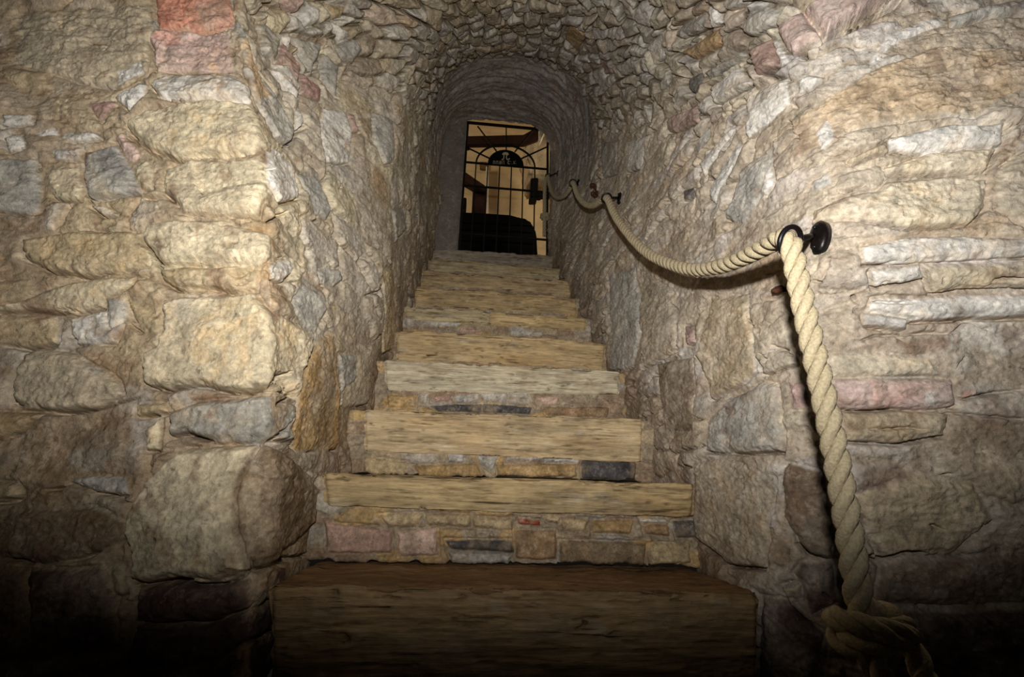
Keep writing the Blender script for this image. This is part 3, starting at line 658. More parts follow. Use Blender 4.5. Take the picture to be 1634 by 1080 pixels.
STEP_PX = [((430,932),(1212,945),(430,1200),(1212,1200)), ((515,754),(1110,772),(520,808),(1107,826)), ((580,652),(1028,668),(582,720),(1025,738)), ((612,573),(992,592),(616,622),(988,630)),
           ((632,525),(967,546),(633,574),(964,589)), ((645,487),(937,505),(647,508),(935,526)), ((663,455),(920,474),(661,487),(921,501)), ((675,431),(910,448),(671,452),(912,471)),
           ((688,412),(896,428),(684,430),(903,446)), ((694,396),(888,407),(690,411),(893,427))]
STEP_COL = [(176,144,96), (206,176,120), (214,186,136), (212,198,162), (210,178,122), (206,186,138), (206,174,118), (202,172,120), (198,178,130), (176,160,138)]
RISER_ST = {1: [('q',[(230,370),(440,400),(440,470),(240,470)]), ('t',[(400,350),(545,345),(520,385),(430,390)]), ('t',[(545,350),(690,350),(680,390),(550,385)]), ('p',[(460,400),(580,390),(580,480),(460,480)]),
     ('k',[(600,430),(810,430),(815,475),(620,462)]), ('w',[(605,462),(810,475),(800,505),(620,500)]), ('t',[(690,360),(815,362),(815,400),(690,390)]), ('R',[(820,360),(900,370),(900,388),(830,380)]),
     ('t',[(910,355),(965,355),(960,380),(920,375)]), ('t',[(970,365),(1050,365),(1040,400),(980,400)]), ('y',[(1055,370),(1190,370),(1180,412),(1060,408)]), ('b',[(1215,375),(1300,380),(1300,420),(1225,410)]),
     ('k',[(1310,370),(1380,370),(1380,425),(1320,425)]), ('t',[(1240,440),(1360,440),(1370,500),(1240,510)]), ('b',[(820,400),(950,400),(950,490),(820,490)]), ('e',[(960,430),(1230,440),(1220,510),(960,500)]), ('w',[(1205,362),(1290,362),(1300,378),(1210,374)]), ('w',[(705,402),(735,402),(735,412),(705,412)])],
  2: [('t',[(350,170),(490,190),(480,228),(350,222)]), ('y',[(500,200),(700,195),(720,235),(520,232)]), ('w',[(608,158),(665,158),(665,190),(610,190)]), ('w',[(695,165),(770,168),(750,222),(715,200)]),
     ('w',[(793,158),(905,163),(905,186),(795,184)]), ('w',[(910,176),(1022,178),(1022,192),(910,191)]), ('y',[(765,197),(1012,195),(1012,237),(765,232)]), ('k',[(1028,182),(1192,190),(1192,246),(1028,241)])]}
RISER_ST3 = [('y',[(490,570),(600,570),(600,612),(500,612)]), ('w',[(600,560),(650,560),(640,600),(610,600)]), ('q',[(660,570),(720,565),(720,592),(670,592)]), ('k',[(650,605),(870,600),(1020,612),(1010,638),(680,628)]),
     ('w',[(730,570),(830,560),(830,598),(740,598)]), ('w',[(830,560),(930,560),(930,592),(850,592)]), ('p',[(1030,575),(1120,570),(1110,602),(1040,602)]), ('b',[(1060,610),(1300,612),(1290,650),(1070,642)])]
RISER_ST5 = [('g',[(560,285),(720,300),(700,325),(560,315)]), ('q',[(770,325),(840,330),(830,345),(760,340)]), ('w',[(940,335),(1060,340),(1050,352),(940,350)]), ('w',[(640,300),(760,305),(750,320),(650,318)])]
def slab_fn(base, k, rough=1., dirt=0.):
    b0 = lin(base)*.95; b0 = b0*.85+b0.mean()*.15
    def fn(P, kind, dtop, dbot, dend):
        o = 40+k*3.1
        lay = fbm(P, (4, 4, 46), 4, .6, off=o); pit = fbm(P, (9, 9, 110), 3, .6, off=o+1); n1 = fbm(P, 6, 3, off=o+2); n2 = fbm(P, 34, 3, .6, off=o+3)
        topl = fbm(P, (7, 30, 20), 3, .6, off=o+4)
        f = kind == 1
        h = np.where(f, lay*.006*rough+sstep(.22, .5, pit)*-.007*rough, topl*.004)+n1*.010+n2*.0035
        chip = np.clip(fbm(P, (7, 7, 7), 3, .6, off=o+5)+.02, 0, 1)
        h = h-(.004+chip*.05)*np.exp(-(dtop/.013)**2)-(.003+.5*chip*.02)*np.exp(-(dbot/.012)**2)-.010*np.exp(-(dend/.008)**2)
        ck = np.abs(fbm(P, (2.4, 2.4, 26), 3, .55, off=o+8)); ck = sstep(.035, .0, ck)*sstep(-.15, .25, fbm(P, (5, 5, 12), 2, off=o+9))*f
        h = h-ck*.010*rough; h = np.where(kind == 0, 0, np.where(kind == 2, np.minimum(h, .002), h))
        c = b0[None]*(1+.18*n1+.14*n2+.30*np.where(f, lay, topl*.5))[:, None]
        kp = (sstep(.12, .42, pit+.25*lay)*np.where(f, .62, .25))[:, None]; c = c*(1-kp)+lin((104, 78, 48))*kp
        c = c*(1-.6*ck[:, None]); gm = (sstep(.0, .4, fbm(P, (5, 5, 8), 4, .6, off=o+10))*.45)[:, None]; c = c*(1-gm)+lin((138, 122, 100))*(1+.3*n2)[:, None]*gm
        wm = (sstep(.15, .45, fbm(P, (8, 8, 20), 4, .6, off=o+11))*.35)[:, None]; c = c*(1-wm)+lin((206, 196, 174))*wm
        st = sstep(.1, .45, fbm(P, (3, 3, 9), 3, off=o+6))[:, None]*.22; c = c*(1-st)+c*lin((232, 196, 138))*st*1.05
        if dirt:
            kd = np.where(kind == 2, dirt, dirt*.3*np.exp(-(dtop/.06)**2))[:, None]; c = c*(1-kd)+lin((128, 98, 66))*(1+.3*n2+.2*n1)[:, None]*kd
        return h, c
    return fn
def riser_fn(k, stones, Yi):
    def fn(P, kind, dtop, dbot, dend):
        o = 90+k*2.3; n1 = fbm(P, 9, 3, off=o); n2 = fbm(P, 42, 3, .6, off=o+1)
        x, z = P[:, 0]+n1*.012, P[:, 2]+n1*.008
        idd, ed, dx, dy = worley(x/.12, z/.05, 20.+k)
        h = sstep(0, .18, ed)*(.004+.008*hash01(idd, 1., 1.))+n2*.004+n1*.004
        pal = lin([(178,160,130),(166,150,126),(190,160,112),(160,136,112),(176,166,150),(150,128,104)])
        cc = pal[(idd*5.99).astype(int)]; kk_ = sstep(0, .14, ed)[:, None]
        c = (lin((158,142,118))*(1-kk_)+cc*kk_)
        for cl, pts in stones:
            pts = np.array(pts); pts = np.array([[p[0], p[2]] for p in pts])
            q = np.stack([P[:, 0]+n2*.005+n1*.012, P[:, 2]+n2*.004+n1*.006], -1)
            bb = (q[:, 0] > pts[:, 0].min()-.03) & (q[:, 0] < pts[:, 0].max()+.03) & (q[:, 1] > pts[:, 1].min()-.03) & (q[:, 1] < pts[:, 1].max()+.03) & (kind == 1)
            I = np.where(bb)[0]
            if not len(I): continue
            sd, _ = sd_poly(q[I], pts); w = sstep(-.001, .003, sd)
            near = sstep(-.014, 0, sd); hp = h[I]*(1-near*.8)-.008*np.exp(-((sd+.003)/.003)**2)
            h[I] = hp*(1-w)+(.011*sstep(0, .008, sd)+n2[I]*.003)*w
            b = lin((176, 84, 62) if cl == 'R' else CLS[cl])*.72+lin((176, 156, 124))*.28*(cl not in 'Rkw'); b = b*(1+.4*n1[I]+.3*n2[I])[:, None]
            c[I] = c[I]*(1-w[:, None])+b*w[:, None]
        h = np.where(kind == 0, 0, h); ds = (sstep(-.05, .35, fbm(P, 14, 4, .6, off=o+2))*.55)[:, None]; c = c*(1-ds)+lin((170, 150, 122))*ds
        return h, c*(1+.25*n1+.28*n2)[:, None]
    return fn
ORD = ['bottommost and broadest yellow stone step, its dirty tread in shadow', 'second step from the bottom, its rubble riser holding one red brick chip',
       'third step from the bottom, with a grey slate block below its slab', 'fourth step from the bottom, whitest slab with black streaks above pink and grey rubble',
       'fifth step from the bottom, tall plain ochre riser face', 'sixth step from the bottom, two slabs meeting at a joint', 'seventh step from the bottom, ochre slab just above the jointed step',
       'eighth step from the bottom, third below the sill of the iron gate', 'ninth step from the bottom, directly below the top sill step', 'topmost narrow worn stone step forming the sill under the iron gate']
ztop_prev = (0., 0.)
STEP_TOP = []
for i, (tl, tr, bl, br) in enumerate(STEP_PX):
    Yi = STEP_Y+i*STEP_T
    T0, T1, B0, B1 = at(*tl, Yi), at(*tr, Yi), at(*bl, Yi), at(*br, Yi)
    zp = (ztop_prev[0]+ztop_prev[1])/2
    root = empty('stair_step', (.145, Yi+.1, zp), ORD[i], 'step', 'stone steps of the stair')
    res = .0032*max(1., Yi/1.3)
    B0.z = max(B0.z, zp+.012 if i else 0); B1.z = max(B1.z, zp+.012 if i else 0)
    if i == 0: B0.z = B1.z = .0
    depth = STEP_T+.075 if i < 9 else .5
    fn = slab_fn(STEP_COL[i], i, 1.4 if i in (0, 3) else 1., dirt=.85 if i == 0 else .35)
    if i == 5:   # two pieces
        tj, bj = 780/1634, 0; xm = (at(780, 496, Yi)).x
        for (a, b) in ((0, 1), (1, 0)):
            f = (xm-T0.x)/(T1.x-T0.x); Tm = T0.lerp(T1, f); Bm_ = B0.lerp(B1, f); g = Vector((.003, 0, 0)); dz = Vector((0, 0, -.004))
            if a == 0: block('tread_slab', T0, Tm-g, B0, Bm_-g, depth, res, fn, M_STEP, root)
            else: block('tread_slab', Tm+g+dz, T1+dz, Bm_+g+dz, B1+dz, depth, res, slab_fn((206, 176, 118), 15, 1.), M_STEP, root)
    else:
        block('tread_slab', T0, T1, B0, B1, depth, res, fn, M_STEP, root)
    if i > 0:
        zt = (T0.z+T1.z)/2
        Y2 = Yi+.022
        stn = []
        if i in RISER_ST: stn = [(c_, [at(400+x/1.945, 640+y/1.945, Y2) for x, y in p]) for c_, p in RISER_ST[i]]
        if i in (3, 5): stn = [(c_, [at(400+x/2.269, 380+y/2.269, Y2) for x, y in p]) for c_, p in (RISER_ST3 if i == 3 else RISER_ST5)]
        block('riser', (-.47, Y2, T0.z-.012), (.80, Y2, T1.z-.012), (-.47, Y2, ztop_prev[0]+.012), (.80, Y2, ztop_prev[1]+.012), .09, res, riser_fn(i, stn, Y2), M_RISER, root)
    ztop_prev = (T0.z, T1.z); STEP_TOP.append((Yi, T0.z, T1.z))
SILL = STEP_TOP[-1][1]
# cellar floor in front of the stair
xx, yy = np.meshgrid(np.linspace(-2, 2.2, 120), np.linspace(-1.2, 1.2, 80), indexing='ij')
Pf = np.stack([xx, yy, np.zeros_like(xx)], -1); hz = fbm(Pf.reshape(-1, 3), 3, 4, off=77).reshape(xx.shape)*.02-.012; Pf[..., 2] = hz
o = link('floor', grid_mesh('floor', Pf), M_FLOOR); o['kind'] = 'structure'

# ------------------------------------------------------------------ rope handrail and its wall rings
RX = .655
def smooth_path(pts, step):
    pts = [Vector(p) for p in pts]; out = []
    P_ = [pts[0]*2-pts[1]]+pts+[pts[-1]*2-pts[-2]]
    for i in range(1, len(P_)-2):
        p0, p1, p2, p3 = P_[i-1:i+3]
        for k in range(16):
            t = k/16; out.append(.5*((2*p1)+(p2-p0)*t+(2*p0-5*p1+4*p2-p3)*t*t+(3*p1-p0-3*p2+p3)*t**3))
    out.append(pts[-1])
    res = [out[0]]; acc = 0
    for a, b in zip(out, out[1:]):
        L = (b-a).length; 
        while acc+L >= step:
            f = (step-acc)/L; a = a.lerp(b, f); res.append(a.copy()); L = (b-a).length; acc = 0
        acc += L
    return res
def rope_mesh(bm, pts, R=.018, step=.004, seg=10, ph=0., lay=2.7):
    path = smooth_path(pts, step); path, T, fr = frames(path)
    rs = R*.52; rc = R*.50; tw = 2*math.pi/(lay*2*R)
    for st in range(3):
        rings = []; pl = 0
        for i, p in enumerate(path):
            if i: pl += (path[i]-path[i-1]).length
            a = ph+2*math.pi*st/3+tw*pl
            n, b = fr[i]; dirv = n*math.cos(a)+b*math.sin(a); tv = -n*math.sin(a)+b*math.cos(a)
            c = p+dirv*rc
            rings.append([bm.verts.new(c+(dirv*math.cos(2*math.pi*k/seg)+(tv*.95-T[i]*.3)*math.sin(2*math.pi*k/seg))*rs*(1+.03*math.sin(k*5+i*.9))) for k in range(seg)])
        for A_, B_ in zip(rings, rings[1:]):
            for k in range(seg): bm.faces.new((A_[k], A_[(k+1) % seg], B_[(k+1) % seg], B_[k]))
        bm.faces.new(rings[0][::-1]); bm.faces.new(rings[-1])
r1 = ray(1264, 386); k1 = .83/ (r1@AF)
P1 = Vector(r1*k1)+Vector((0, 0, CZ))
print('ring1', P1)
wp1, wn1 = wall_pt(1306, 379); print('wall at plate', wp1, wn1)
rx = P1.x
sag = [(1245,380),(1227,391),(1197,406),(1166,420),(1135,428),(1105,430),(1068,421),(1031,402),(1004,375),(982,345),(968,316)]
X2 = .665
pts = []
# bottom: from the knot up to the first ring
zb = at(1378, 985, P1.y).z
for f in np.linspace(0, 1, 6): pts.append(Vector((P1.x+.004*math.sin(f*5), P1.y-.004*math.sin(f*3), zb+f*(P1.z-.012-zb))))
pts.append(P1+Vector((.0, .010, .006)))
for j, (x, y) in enumerate(sag):
    f = (j+1)/len(sag); pts.append(atX(x, y, rx*(1-f)+X2*f))
P2 = pts[-1]
for x, y in [(958,321),(945,328),(933,325),(922,312),(914,292)]: pts.append(atX(x, y, X2))
P3 = pts[-1]
for x, y in [(907,304),(899,313),(889,315),(881,307),(876,290),(874.5,281)]: pts.append(atX(x, y, .665-.03*min(1, max(0, (905-x)/25))))
P4 = pts[-1]
pts.append(P4+Vector((-.022, .010, -.05)))
zt = at(872, 376, P4.y).z
for f in np.linspace(.3, 1, 5): pts.append(Vector((P4.x-.03, P4.y+.012, P4.z+(zt-P4.z)*f)))
rope = empty('rope_handrail', (P1.x, P1.y, zb-.06), 'long twisted cream hemp rope hanging through iron rings as handrail along the right wall', 'rope')
rope.matrix_world = Matrix.Translation((P1.x, P1.y, zb-.06))
bm = bmesh.new(); rope_mesh(bm, pts, .0190, .004, 10); bm_obj('rope_length', bm, M_ROPE, rope, True)
# knot at the foot: two wraps and a loop of the tail
kc = Vector((P1.x+.006, P1.y, zb-.012)); wr = []
for k in range(34):
    a = k/33*2*math.pi*2.2; wr.append(kc+Vector((math.cos(a)*.040, math.sin(a)*.034-.004, -.020+.034*k/33+.006*math.sin(a*1.5))))
bm = bmesh.new(); rope_mesh(bm, wr, .0175, .005, 8)
lp = [kc+Vector(v) for v in ((-.028,-.02,-.018),(-.018,-.028,-.05),(.012,-.03,-.075),(.05,-.02,-.078),(.07,.0,-.055),(.066,.012,-.02),(.04,.014,0))]
rope_mesh(bm, lp, .0165, .005, 8)
bm_obj('knot', bm, M_ROPE, rope, True)['label'] = 'bulky knot and loop at the dark lower end of the rope'
kc = at(871, 345, P4.y+.012); kc.x = P4.x-.03; wr = []
for k in range(30):
    a = k/29*2*math.pi*2.4; wr.append(kc+Vector((math.cos(a)*.030, math.sin(a)*.024, -.022+.044*k/29)))
bm = bmesh.new(); rope_mesh(bm, wr, .017, .006, 8); bm_obj('knot', bm, M_ROPE, rope, True)['label'] = 'round stopper knot near the gate end of the rope'

def wall_ring(P, W, n, tdir, label, R=.026, plate=.034, mat=M_IRON, screws=True):
    n = Vector(n).normalized(); W = Vector(W)
    root = empty('rope_ring', W, label, 'rope ring', 'iron rope rings along the right wall')
    # domed wall plate
    a = n.cross(Vector((0, 0, 1))).normalized(); b = a.cross(n).normalized()
    bm = bmesh.new(); prof = [(0, .012), (.010, .0125), (plate*.5, .0105), (plate*.85, .0075), (plate, .002), (plate*.98, -.012)]
    rings = []
    for r, h in prof[1:]:
        rings.append([bm.verts.new(W+n*h+(a*math.cos(2*math.pi*k/28)*.66+b*math.sin(2*math.pi*k/28))*r) for k in range(28)])
    for A_, B_ in zip(rings, rings[1:]):
        for k in range(28): bm.faces.new((A_[k], A_[(k+1) % 28], B_[(k+1) % 28], B_[k]))
    bm.faces.new(rings[0]); bm.faces.new(rings[-1][::-1])
    pl = bm_obj('wall_plate', bm, mat, root, True)
    if screws:
        for sgn in (-1, 1):
            bm = bmesh.new(); c = W+n*.008+b*(.028*sgn)
            bmesh.ops.create_icosphere(bm, subdivisions=2, radius=.0055, matrix=Matrix.Translation(c)); bm_obj('screw', bm, M_IRON, pl, True)
    d = (P-W); L = d.length; d.normalize()
    bm = bmesh.new(); st = [W+n*.008, W+n*.018+d*.004, P-d*(R-.001)]
    add_tube(bm, st, [.0085, .0075, .0065], 10); bm_obj('stem', bm, mat, root, True)
    bm = bmesh.new(); t = Vector(tdir).normalized(); add_torus(bm, P, t, R, .0048, 32, 10); bm_obj('eye', bm, mat, root, True)
    return root
t1 = Vector((.25, -.75, -.45))
wall_ring(P1+Vector((0, .004, .004)), wp1, (Vector((-.97, -.02, .2))), t1, 'nearest black iron rope ring with a domed oval wall plate, rope bending down through it', .0255, .046, M_IRONR)
w2, n2_ = wall_pt(985, 316)
wall_ring(P2, w2, Vector((-.97, -.1, .1)), (P2-pts[pts.index(P2)-1]), 'second black iron rope ring up the right wall, beside a rusty open ring', .0255, .040, M_IRON)
w3, n3_ = wall_pt(920, 291)
wall_ring(P3, w3, n3_*.7+Vector((-.5, -.5, 0)), (Vector((0, .8, .5))), 'third iron rope ring up the right wall, between the two short sagging rope loops', .0255, .034, M_IRON, False)
w4, n4_ = wall_pt(884, 276)
wall_ring(P4, w4, n4_, Vector((0, .6, .8)), 'farthest small iron rope ring on the right wall beside the gate', .0255, .034, M_IRON, False)
# the old rusty ring
wr_, nr_ = wall_pt(953, 305)
ro = empty('rusty_ring', wr_, 'thick rusty open iron ring set in the right wall beside the second rope ring', 'iron ring')
c = wr_+Vector(nr_)*.035
bm = bmesh.new(); u1 = Vector((-.75, -.66, .1)).normalized(); v1 = Vector((0, 0, 1)); pts_r = [c+(u1*math.cos(a)*.9+v1*math.sin(a))*.040 for a in np.linspace(-.5+math.pi*.22-math.pi*.9+math.pi, math.pi*1.72+.2, 26)]
add_tube(bm, pts_r, [.013+.002*math.sin(k*1.7) for k in range(26)], 12); bm_obj('loop', bm, M_RUST, ro, True)
bm = bmesh.new(); add_tube(bm, [c+u1*-.03, wr_-Vector(nr_)*.05], [.012, .011], 10); bm_obj('shank', bm, M_RUST, ro, True)
# broken rusty stub in a hole under the first ring
ws, nsn = wall_pt(1243, 460)
so = empty('rusty_stub', ws, 'short broken rusty iron stub sticking out of a hole below the nearest rope ring', 'iron stub')
bm = bmesh.new(); ax = Vector((.75, -.35, .12)).normalized(); c0 = ws+Vector(nsn)*.004
add_tube(bm, [c0-ax*.026, c0-ax*.010+Vector(nsn)*.006, c0+ax*.012+Vector(nsn)*.005, c0+ax*.035-Vector(nsn)*.004], [.007, .0105, .0095, .006], 9)
for v in bm.verts: v.co += Vector((random.uniform(-1, 1), random.uniform(-1, 1), random.uniform(-1, 1)))*.002
bm_obj('stub', bm, M_RUST, so, False)

# ------------------------------------------------------------------ end wall with the gate opening
GY = 3.93
def rough_plane(name, pts2_outer, pts2_inner, Y0, thick, mat, base, kind):
    n = len(pts2_inner); V = []; q = []; col_ = []
    rows = []
    for f in np.linspace(1, 0, 14): rows.append([(np.array(o_)*f+np.array(i_)*(1-f)) for o_, i_ in zip(pts2_outer, pts2_inner)])
    P3 = [[(x, Y0, z) for x, z in r] for r in rows]
    for d in np.linspace(0, thick, 8)[1:]: P3.append([(i_[0], Y0+d, i_[1]) for i_ in pts2_inner])
    P3 = np.array(P3); sh = P3.shape; Pf = P3.reshape(-1, 3)
    nn = fbm(Pf, 9, 4, .6, off=61); n2 = fbm(Pf, 30, 3, off=62)
    Pf = Pf+np.stack([n2*.004, -np.abs(nn)*.03, n2*.004], -1)
    c = lin(base)*(1+.25*nn+.2*n2)[:, None]
    me_ = grid_mesh(name, np.concatenate([Pf.reshape(sh), Pf.reshape(sh)[:, :1]], 1), np.concatenate([c.reshape(sh), c.reshape(sh)[:, :1]], 1))
    o = link(name, me_, mat); o['kind'] = kind; return o
zt = at(800, 192, 3.97).z; zl = SILL+.006
xl = at(739, 300, 3.97).x-.005; xr = at(876.5, 330, 3.97).x
inner = [(xl, z) for z in np.linspace(zl, zt-.03, 30)]+[(xl+.012, zt-.012), (xl+.03, zt)]
xc = at(862, 193, 3.97).x+.04
inner += [(x, zt+.012*math.sin((x-xl)/(xc-xl)*3.1)) for x in np.linspace(xl+.04, xc-.04, 26)]
for a in np.linspace(math.pi/2, 0, 18): inner.append((xc-.04+(xr-xc+.04)*math.cos(a), zt-.33+.33*math.sin(a)))
inner += [(xr, z) for z in np.linspace(zt-.40, zl, 26)]
c2 = ((xl+xr)/2, (zl+zt)/2)
outer = []
for x, z in inner:
    dx, dz = x-c2[0], z-c2[1]; k = min((1.1/abs(dx)) if dx else 99, (1.25/abs(dz)) if dz else 99); outer.append((c2[0]+dx*k, max(c2[1]+dz*k, zl)))
rough_plane('wall_back', outer, inner, 3.87, .10, M_PALE, (142, 132, 122), 'structure')
# ------------------------------------------------------------------ wrought iron gate
g = empty('iron_gate', (.22, GY, SILL), 'black wrought iron gate with fanlight bars and half round sign atop the stair', 'gate')
def gp(x, y): p = at(x, y, GY); return p
gxl, gxr = gp(740, 300).x-.004, gp(873, 300).x+.004
gzt = gp(800, 200.5).z; gzb = SILL+.03
bm = bmesh.new(); w = .011
def sq(bm, a, b, w_=.006):
    a, b = Vector(a), Vector(b); d = (b-a).normalized(); y = Vector((0, 1, 0)); s_ = d.cross(y).normalized()
    v = [bm.verts.new(p+s_*w_*i+y*w_*j) for p in (a, b) for i, j in ((-1,-1),(1,-1),(1,1),(-1,1))]
    for k in range(4): bm.faces.new((v[k], v[(k+1) % 4], v[4+(k+1) % 4], v[4+k]))
    bm.faces.new(v[3::-1]); bm.faces.new(v[4:])
sq(bm, (gxl, GY, gzb), (gxl, GY, gzt), w); sq(bm, (gxr, GY, gzb), (gxr, GY, gzt), w); sq(bm, (gxl-w, GY, gzt), (gxr+w, GY, gzt), w); sq(bm, (gxl, GY, gzb), (gxr, GY, gzb), w)
bm_obj('frame', bm, M_GATE, g)
z1, z2, z3 = gp(810, 264.5).z, gp(810, 301.5).z, gp(810, 378).z
for z in (z1, z2, z3):
    bm = bmesh.new(); sq(bm, (gxl, GY, z), (gxr, GY, z), .008); bm_obj('cross_bar', bm, M_GATE, g)
SX = lambda x: 690+x/4.5
cx = (gp(SX(526), 264).x); axo = gp(SX(736), 264).x-cx; axi = gp(SX(655), 264).x-cx
azo = gp(SX(530), 180+232/4.5).z-z1; azi = gp(SX(530), 180+270/4.5).z-z1
for x in (-1., -.6, -.2, .2, .6, 1.):
    X_ = cx+axo*x; bm = bmesh.new(); sq(bm, (X_, GY, gzb), (X_, GY, z1), .006); bm_obj('upright_bar', bm, M_GATE, g)
bm = bmesh.new(); arc = [Vector((cx+axo*math.cos(a), GY, z1+azo*math.sin(a))) for a in np.linspace(0, math.pi, 30)]
for a, b in zip(arc, arc[1:]): sq(bm, a, b, .0075)
bm_obj('arch_bar', bm, M_GATE, g)
for (x1, y1, x2, y2) in ((460,275,325,97),(530,272,530,97),(592,280,742,97),(412,328,236,243),(640,328,822,245)):
    bm = bmesh.new(); sq(bm, gp(SX(x1), 180+y1/4.5), gp(SX(x2), 180+y2/4.5), .006); bm_obj('radial_bar', bm, M_GATE, g)
bm = bmesh.new(); vs = [[bm.verts.new((cx+axi*math.cos(a), GY+dy, z1+azi*math.sin(a)-.004)) for a in np.linspace(0, math.pi, 32)] for dy in (-.014, -.006)]
bm.faces.new(vs[0]); bm.faces.new(vs[1][::-1])
for k in range(32): bm.faces.new((vs[0][k], vs[0][(k+1) % 32], vs[1][(k+1) % 32], vs[1][k]))
sign = bm_obj('sign_panel', bm, M_SIGN, g); sign['label'] = 'black half round sign with a pale emblem over blackletter writing'
# lettering: strokes in the units of the close-up of the sign (1 px = 1/18 photo px)
def sgn(x, y): p = at(770+x/18, 220+y/18, GY-.0165); return p
bm = bmesh.new()
def stroke(ptsx, w0):
    pv = [sgn(x, y) for x, y in ptsx]; wv = w0/18*(sgn(18, 0)-sgn(0, 0)).length
    for a, b in zip(pv, pv[1:]): sq(bm, a, b, wv/2 if wv/2 > .0006 else .0006)
LT = 10
def n_(x):
    stroke([(x, 665), (x, 750)], LT); stroke([(x, 668), (x+38, 662), (x+44, 680), (x+44, 745), (x+52, 752)], LT)
n_(310); n_(396)
stroke([(480, 690), (500, 668), (524, 672), (524, 748)], LT); stroke([(524, 700), (488, 712), (484, 745), (520, 745)], LT)          # a
stroke([(562, 665), (562, 750)], LT); stroke([(612, 650), (612, 735), (626, 752)], LT); stroke([(596, 675), (634, 668)], LT-4)           # i t
bm_obj('lettering', bm, M_LETTER, sign); bm = bmesh.new()
stroke([(778, 672), (745, 660), (722, 690), (724, 735), (752, 755), (785, 742)], LT+2); stroke([(750, 672), (752, 740)], LT-6)              # C
stroke([(800, 670), (818, 690)], LT-5); stroke([(838, 742), (846, 750)], LT)
stroke([(884, 668), (900, 690), (915, 750)], LT); stroke([(950, 662), (915, 700), (886, 750)], LT-3); stroke([(940, 740), (962, 748)], LT-3)      # x
bm_obj('lettering', bm, M_LETTER, sign)
bm = bmesh.new()
# emblem: a domed cap on two curling feet
cap = [sgn(660+95*math.cos(a), 470-62*math.sin(a)) for a in np.linspace(-.15, math.pi+.15, 22)]+[sgn(610, 492), sgn(650, 470), sgn(690, 500), sgn(735, 492)]
f_ = [bm.verts.new(p) for p in cap]; b_ = [bm.verts.new(p+Vector((0, .004, 0))) for p in cap]
bm.faces.new(f_); bm.faces.new(b_[::-1])
for k in range(len(f_)): bm.faces.new((f_[k], f_[(k+1) % len(f_)], b_[(k+1) % len(f_)], b_[k]))
bmesh.ops.triangulate(bm, faces=[f for f in bm.faces if len(f.verts) > 4])
stroke([(620, 490), (612, 560), (606, 600), (585, 625), (550, 618)], 26); stroke([(690, 480), (684, 560), (690, 605), (720, 628), (760, 610), (775, 590)], 26)
bm_obj('emblem', bm, M_LETTER, sign)
# hinge / lock lumps
bm = bmesh.new(); c = gp(SX(243), 180+255/4.5); add_box(bm, (gxl-.01, GY-.02, c.z-.02), (gxl+.035, GY+.01, c.z+.02), .004); bm_obj('latch', bm, M_GATE, g)

# ------------------------------------------------------------------ the lit room behind the gate
RZ = SILL-.02; RB = 7.0
def boxo(name, lo, hi, mat, bev=0, kind=None):
    bm = bmesh.new(); add_box(bm, lo, hi, bev); o = bm_obj(name, bm, mat)
    if kind: o['kind'] = kind
    return o
boxo('floor', (-2.6, 4.16, RZ-.1), (3.0, RB+.1, RZ), M_BOARD, 0, 'structure')
boxo('wall_rear', (-2.6, RB, RZ), (3.0, RB+.1, RZ+4.8), M_PLASTER, 0, 'structure')
boxo('wall_side', (-2.7, 4.06, RZ), (-2.6, RB+.1, RZ+4.8), M_PLASTER, 0, 'structure')
boxo('wall_side', (3.0, 4.06, RZ), (3.1, RB+.1, RZ+4.8), M_PLASTER, 0, 'structure')
boxo('ceiling_room', (-2.7, 3.96, RZ+4.8), (3.1, RB+.1, RZ+4.9), M_PLASTER, 0, 'structure').name = 'ceiling'
def prism(name, pxs, Y0, Y1, mat, parent=None, bev=.01):
    fr = [at(x, y, Y0) for x, y in pxs]; bm = bmesh.new()
    a = [bm.verts.new(p) for p in fr]; b = [bm.verts.new(p+Vector((0, Y1-Y0, 0))) for p in fr]
    bm.faces.new(a); bm.faces.new(b[::-1])
    for k in range(len(a)): bm.faces.new((a[k], a[(k+1) % len(a)], b[(k+1) % len(a)], b[k]))
    if bev: bmesh.ops.bevel(bm, geom=[e for e in bm.edges], offset=bev, segments=2, affect='EDGES')
    return bm_obj(name, bm, mat, parent)
Z = lambda x, y: (690+x/4.5, 180+y/4.5)
fr = empty('timber_frame', at(*Z(335, 720), 5.6), 'dark brown timber post with a diagonal brace and overhead beam behind the gate', 'timber frame')
prism('beam', [Z(150,165),Z(655,163),Z(715,130),Z(728,95),Z(765,90),Z(762,188),Z(655,226),Z(150,232)], 5.4, 5.47, M_TIMBER, fr, .012)
pst = prism('post', [Z(292,515),Z(386,535),Z(384,760),Z(288,760)], 5.62, 5.82, M_TIMBER, fr, .01)
zf = RZ; 
for v in pst.data.vertices:
    if v.co.z < at(*Z(300, 700), 5.6).z: v.co.z = min(v.co.z, RZ+.0) if v.co.z < at(*Z(300, 740), 5.6).z else v.co.z
prism('brace', [Z(140,360),Z(215,410),Z(380,520),Z(384,560),Z(300,535),Z(215,475),Z(140,440)], 5.5, 5.64, M_TIMBER, fr, .01)
tr = prism('trim_1', [Z(385,385),Z(404,385),Z(402,730),Z(383,730)], 6.85, 6.99, M_WHITE, None, 0); tr['kind'] = 'structure'
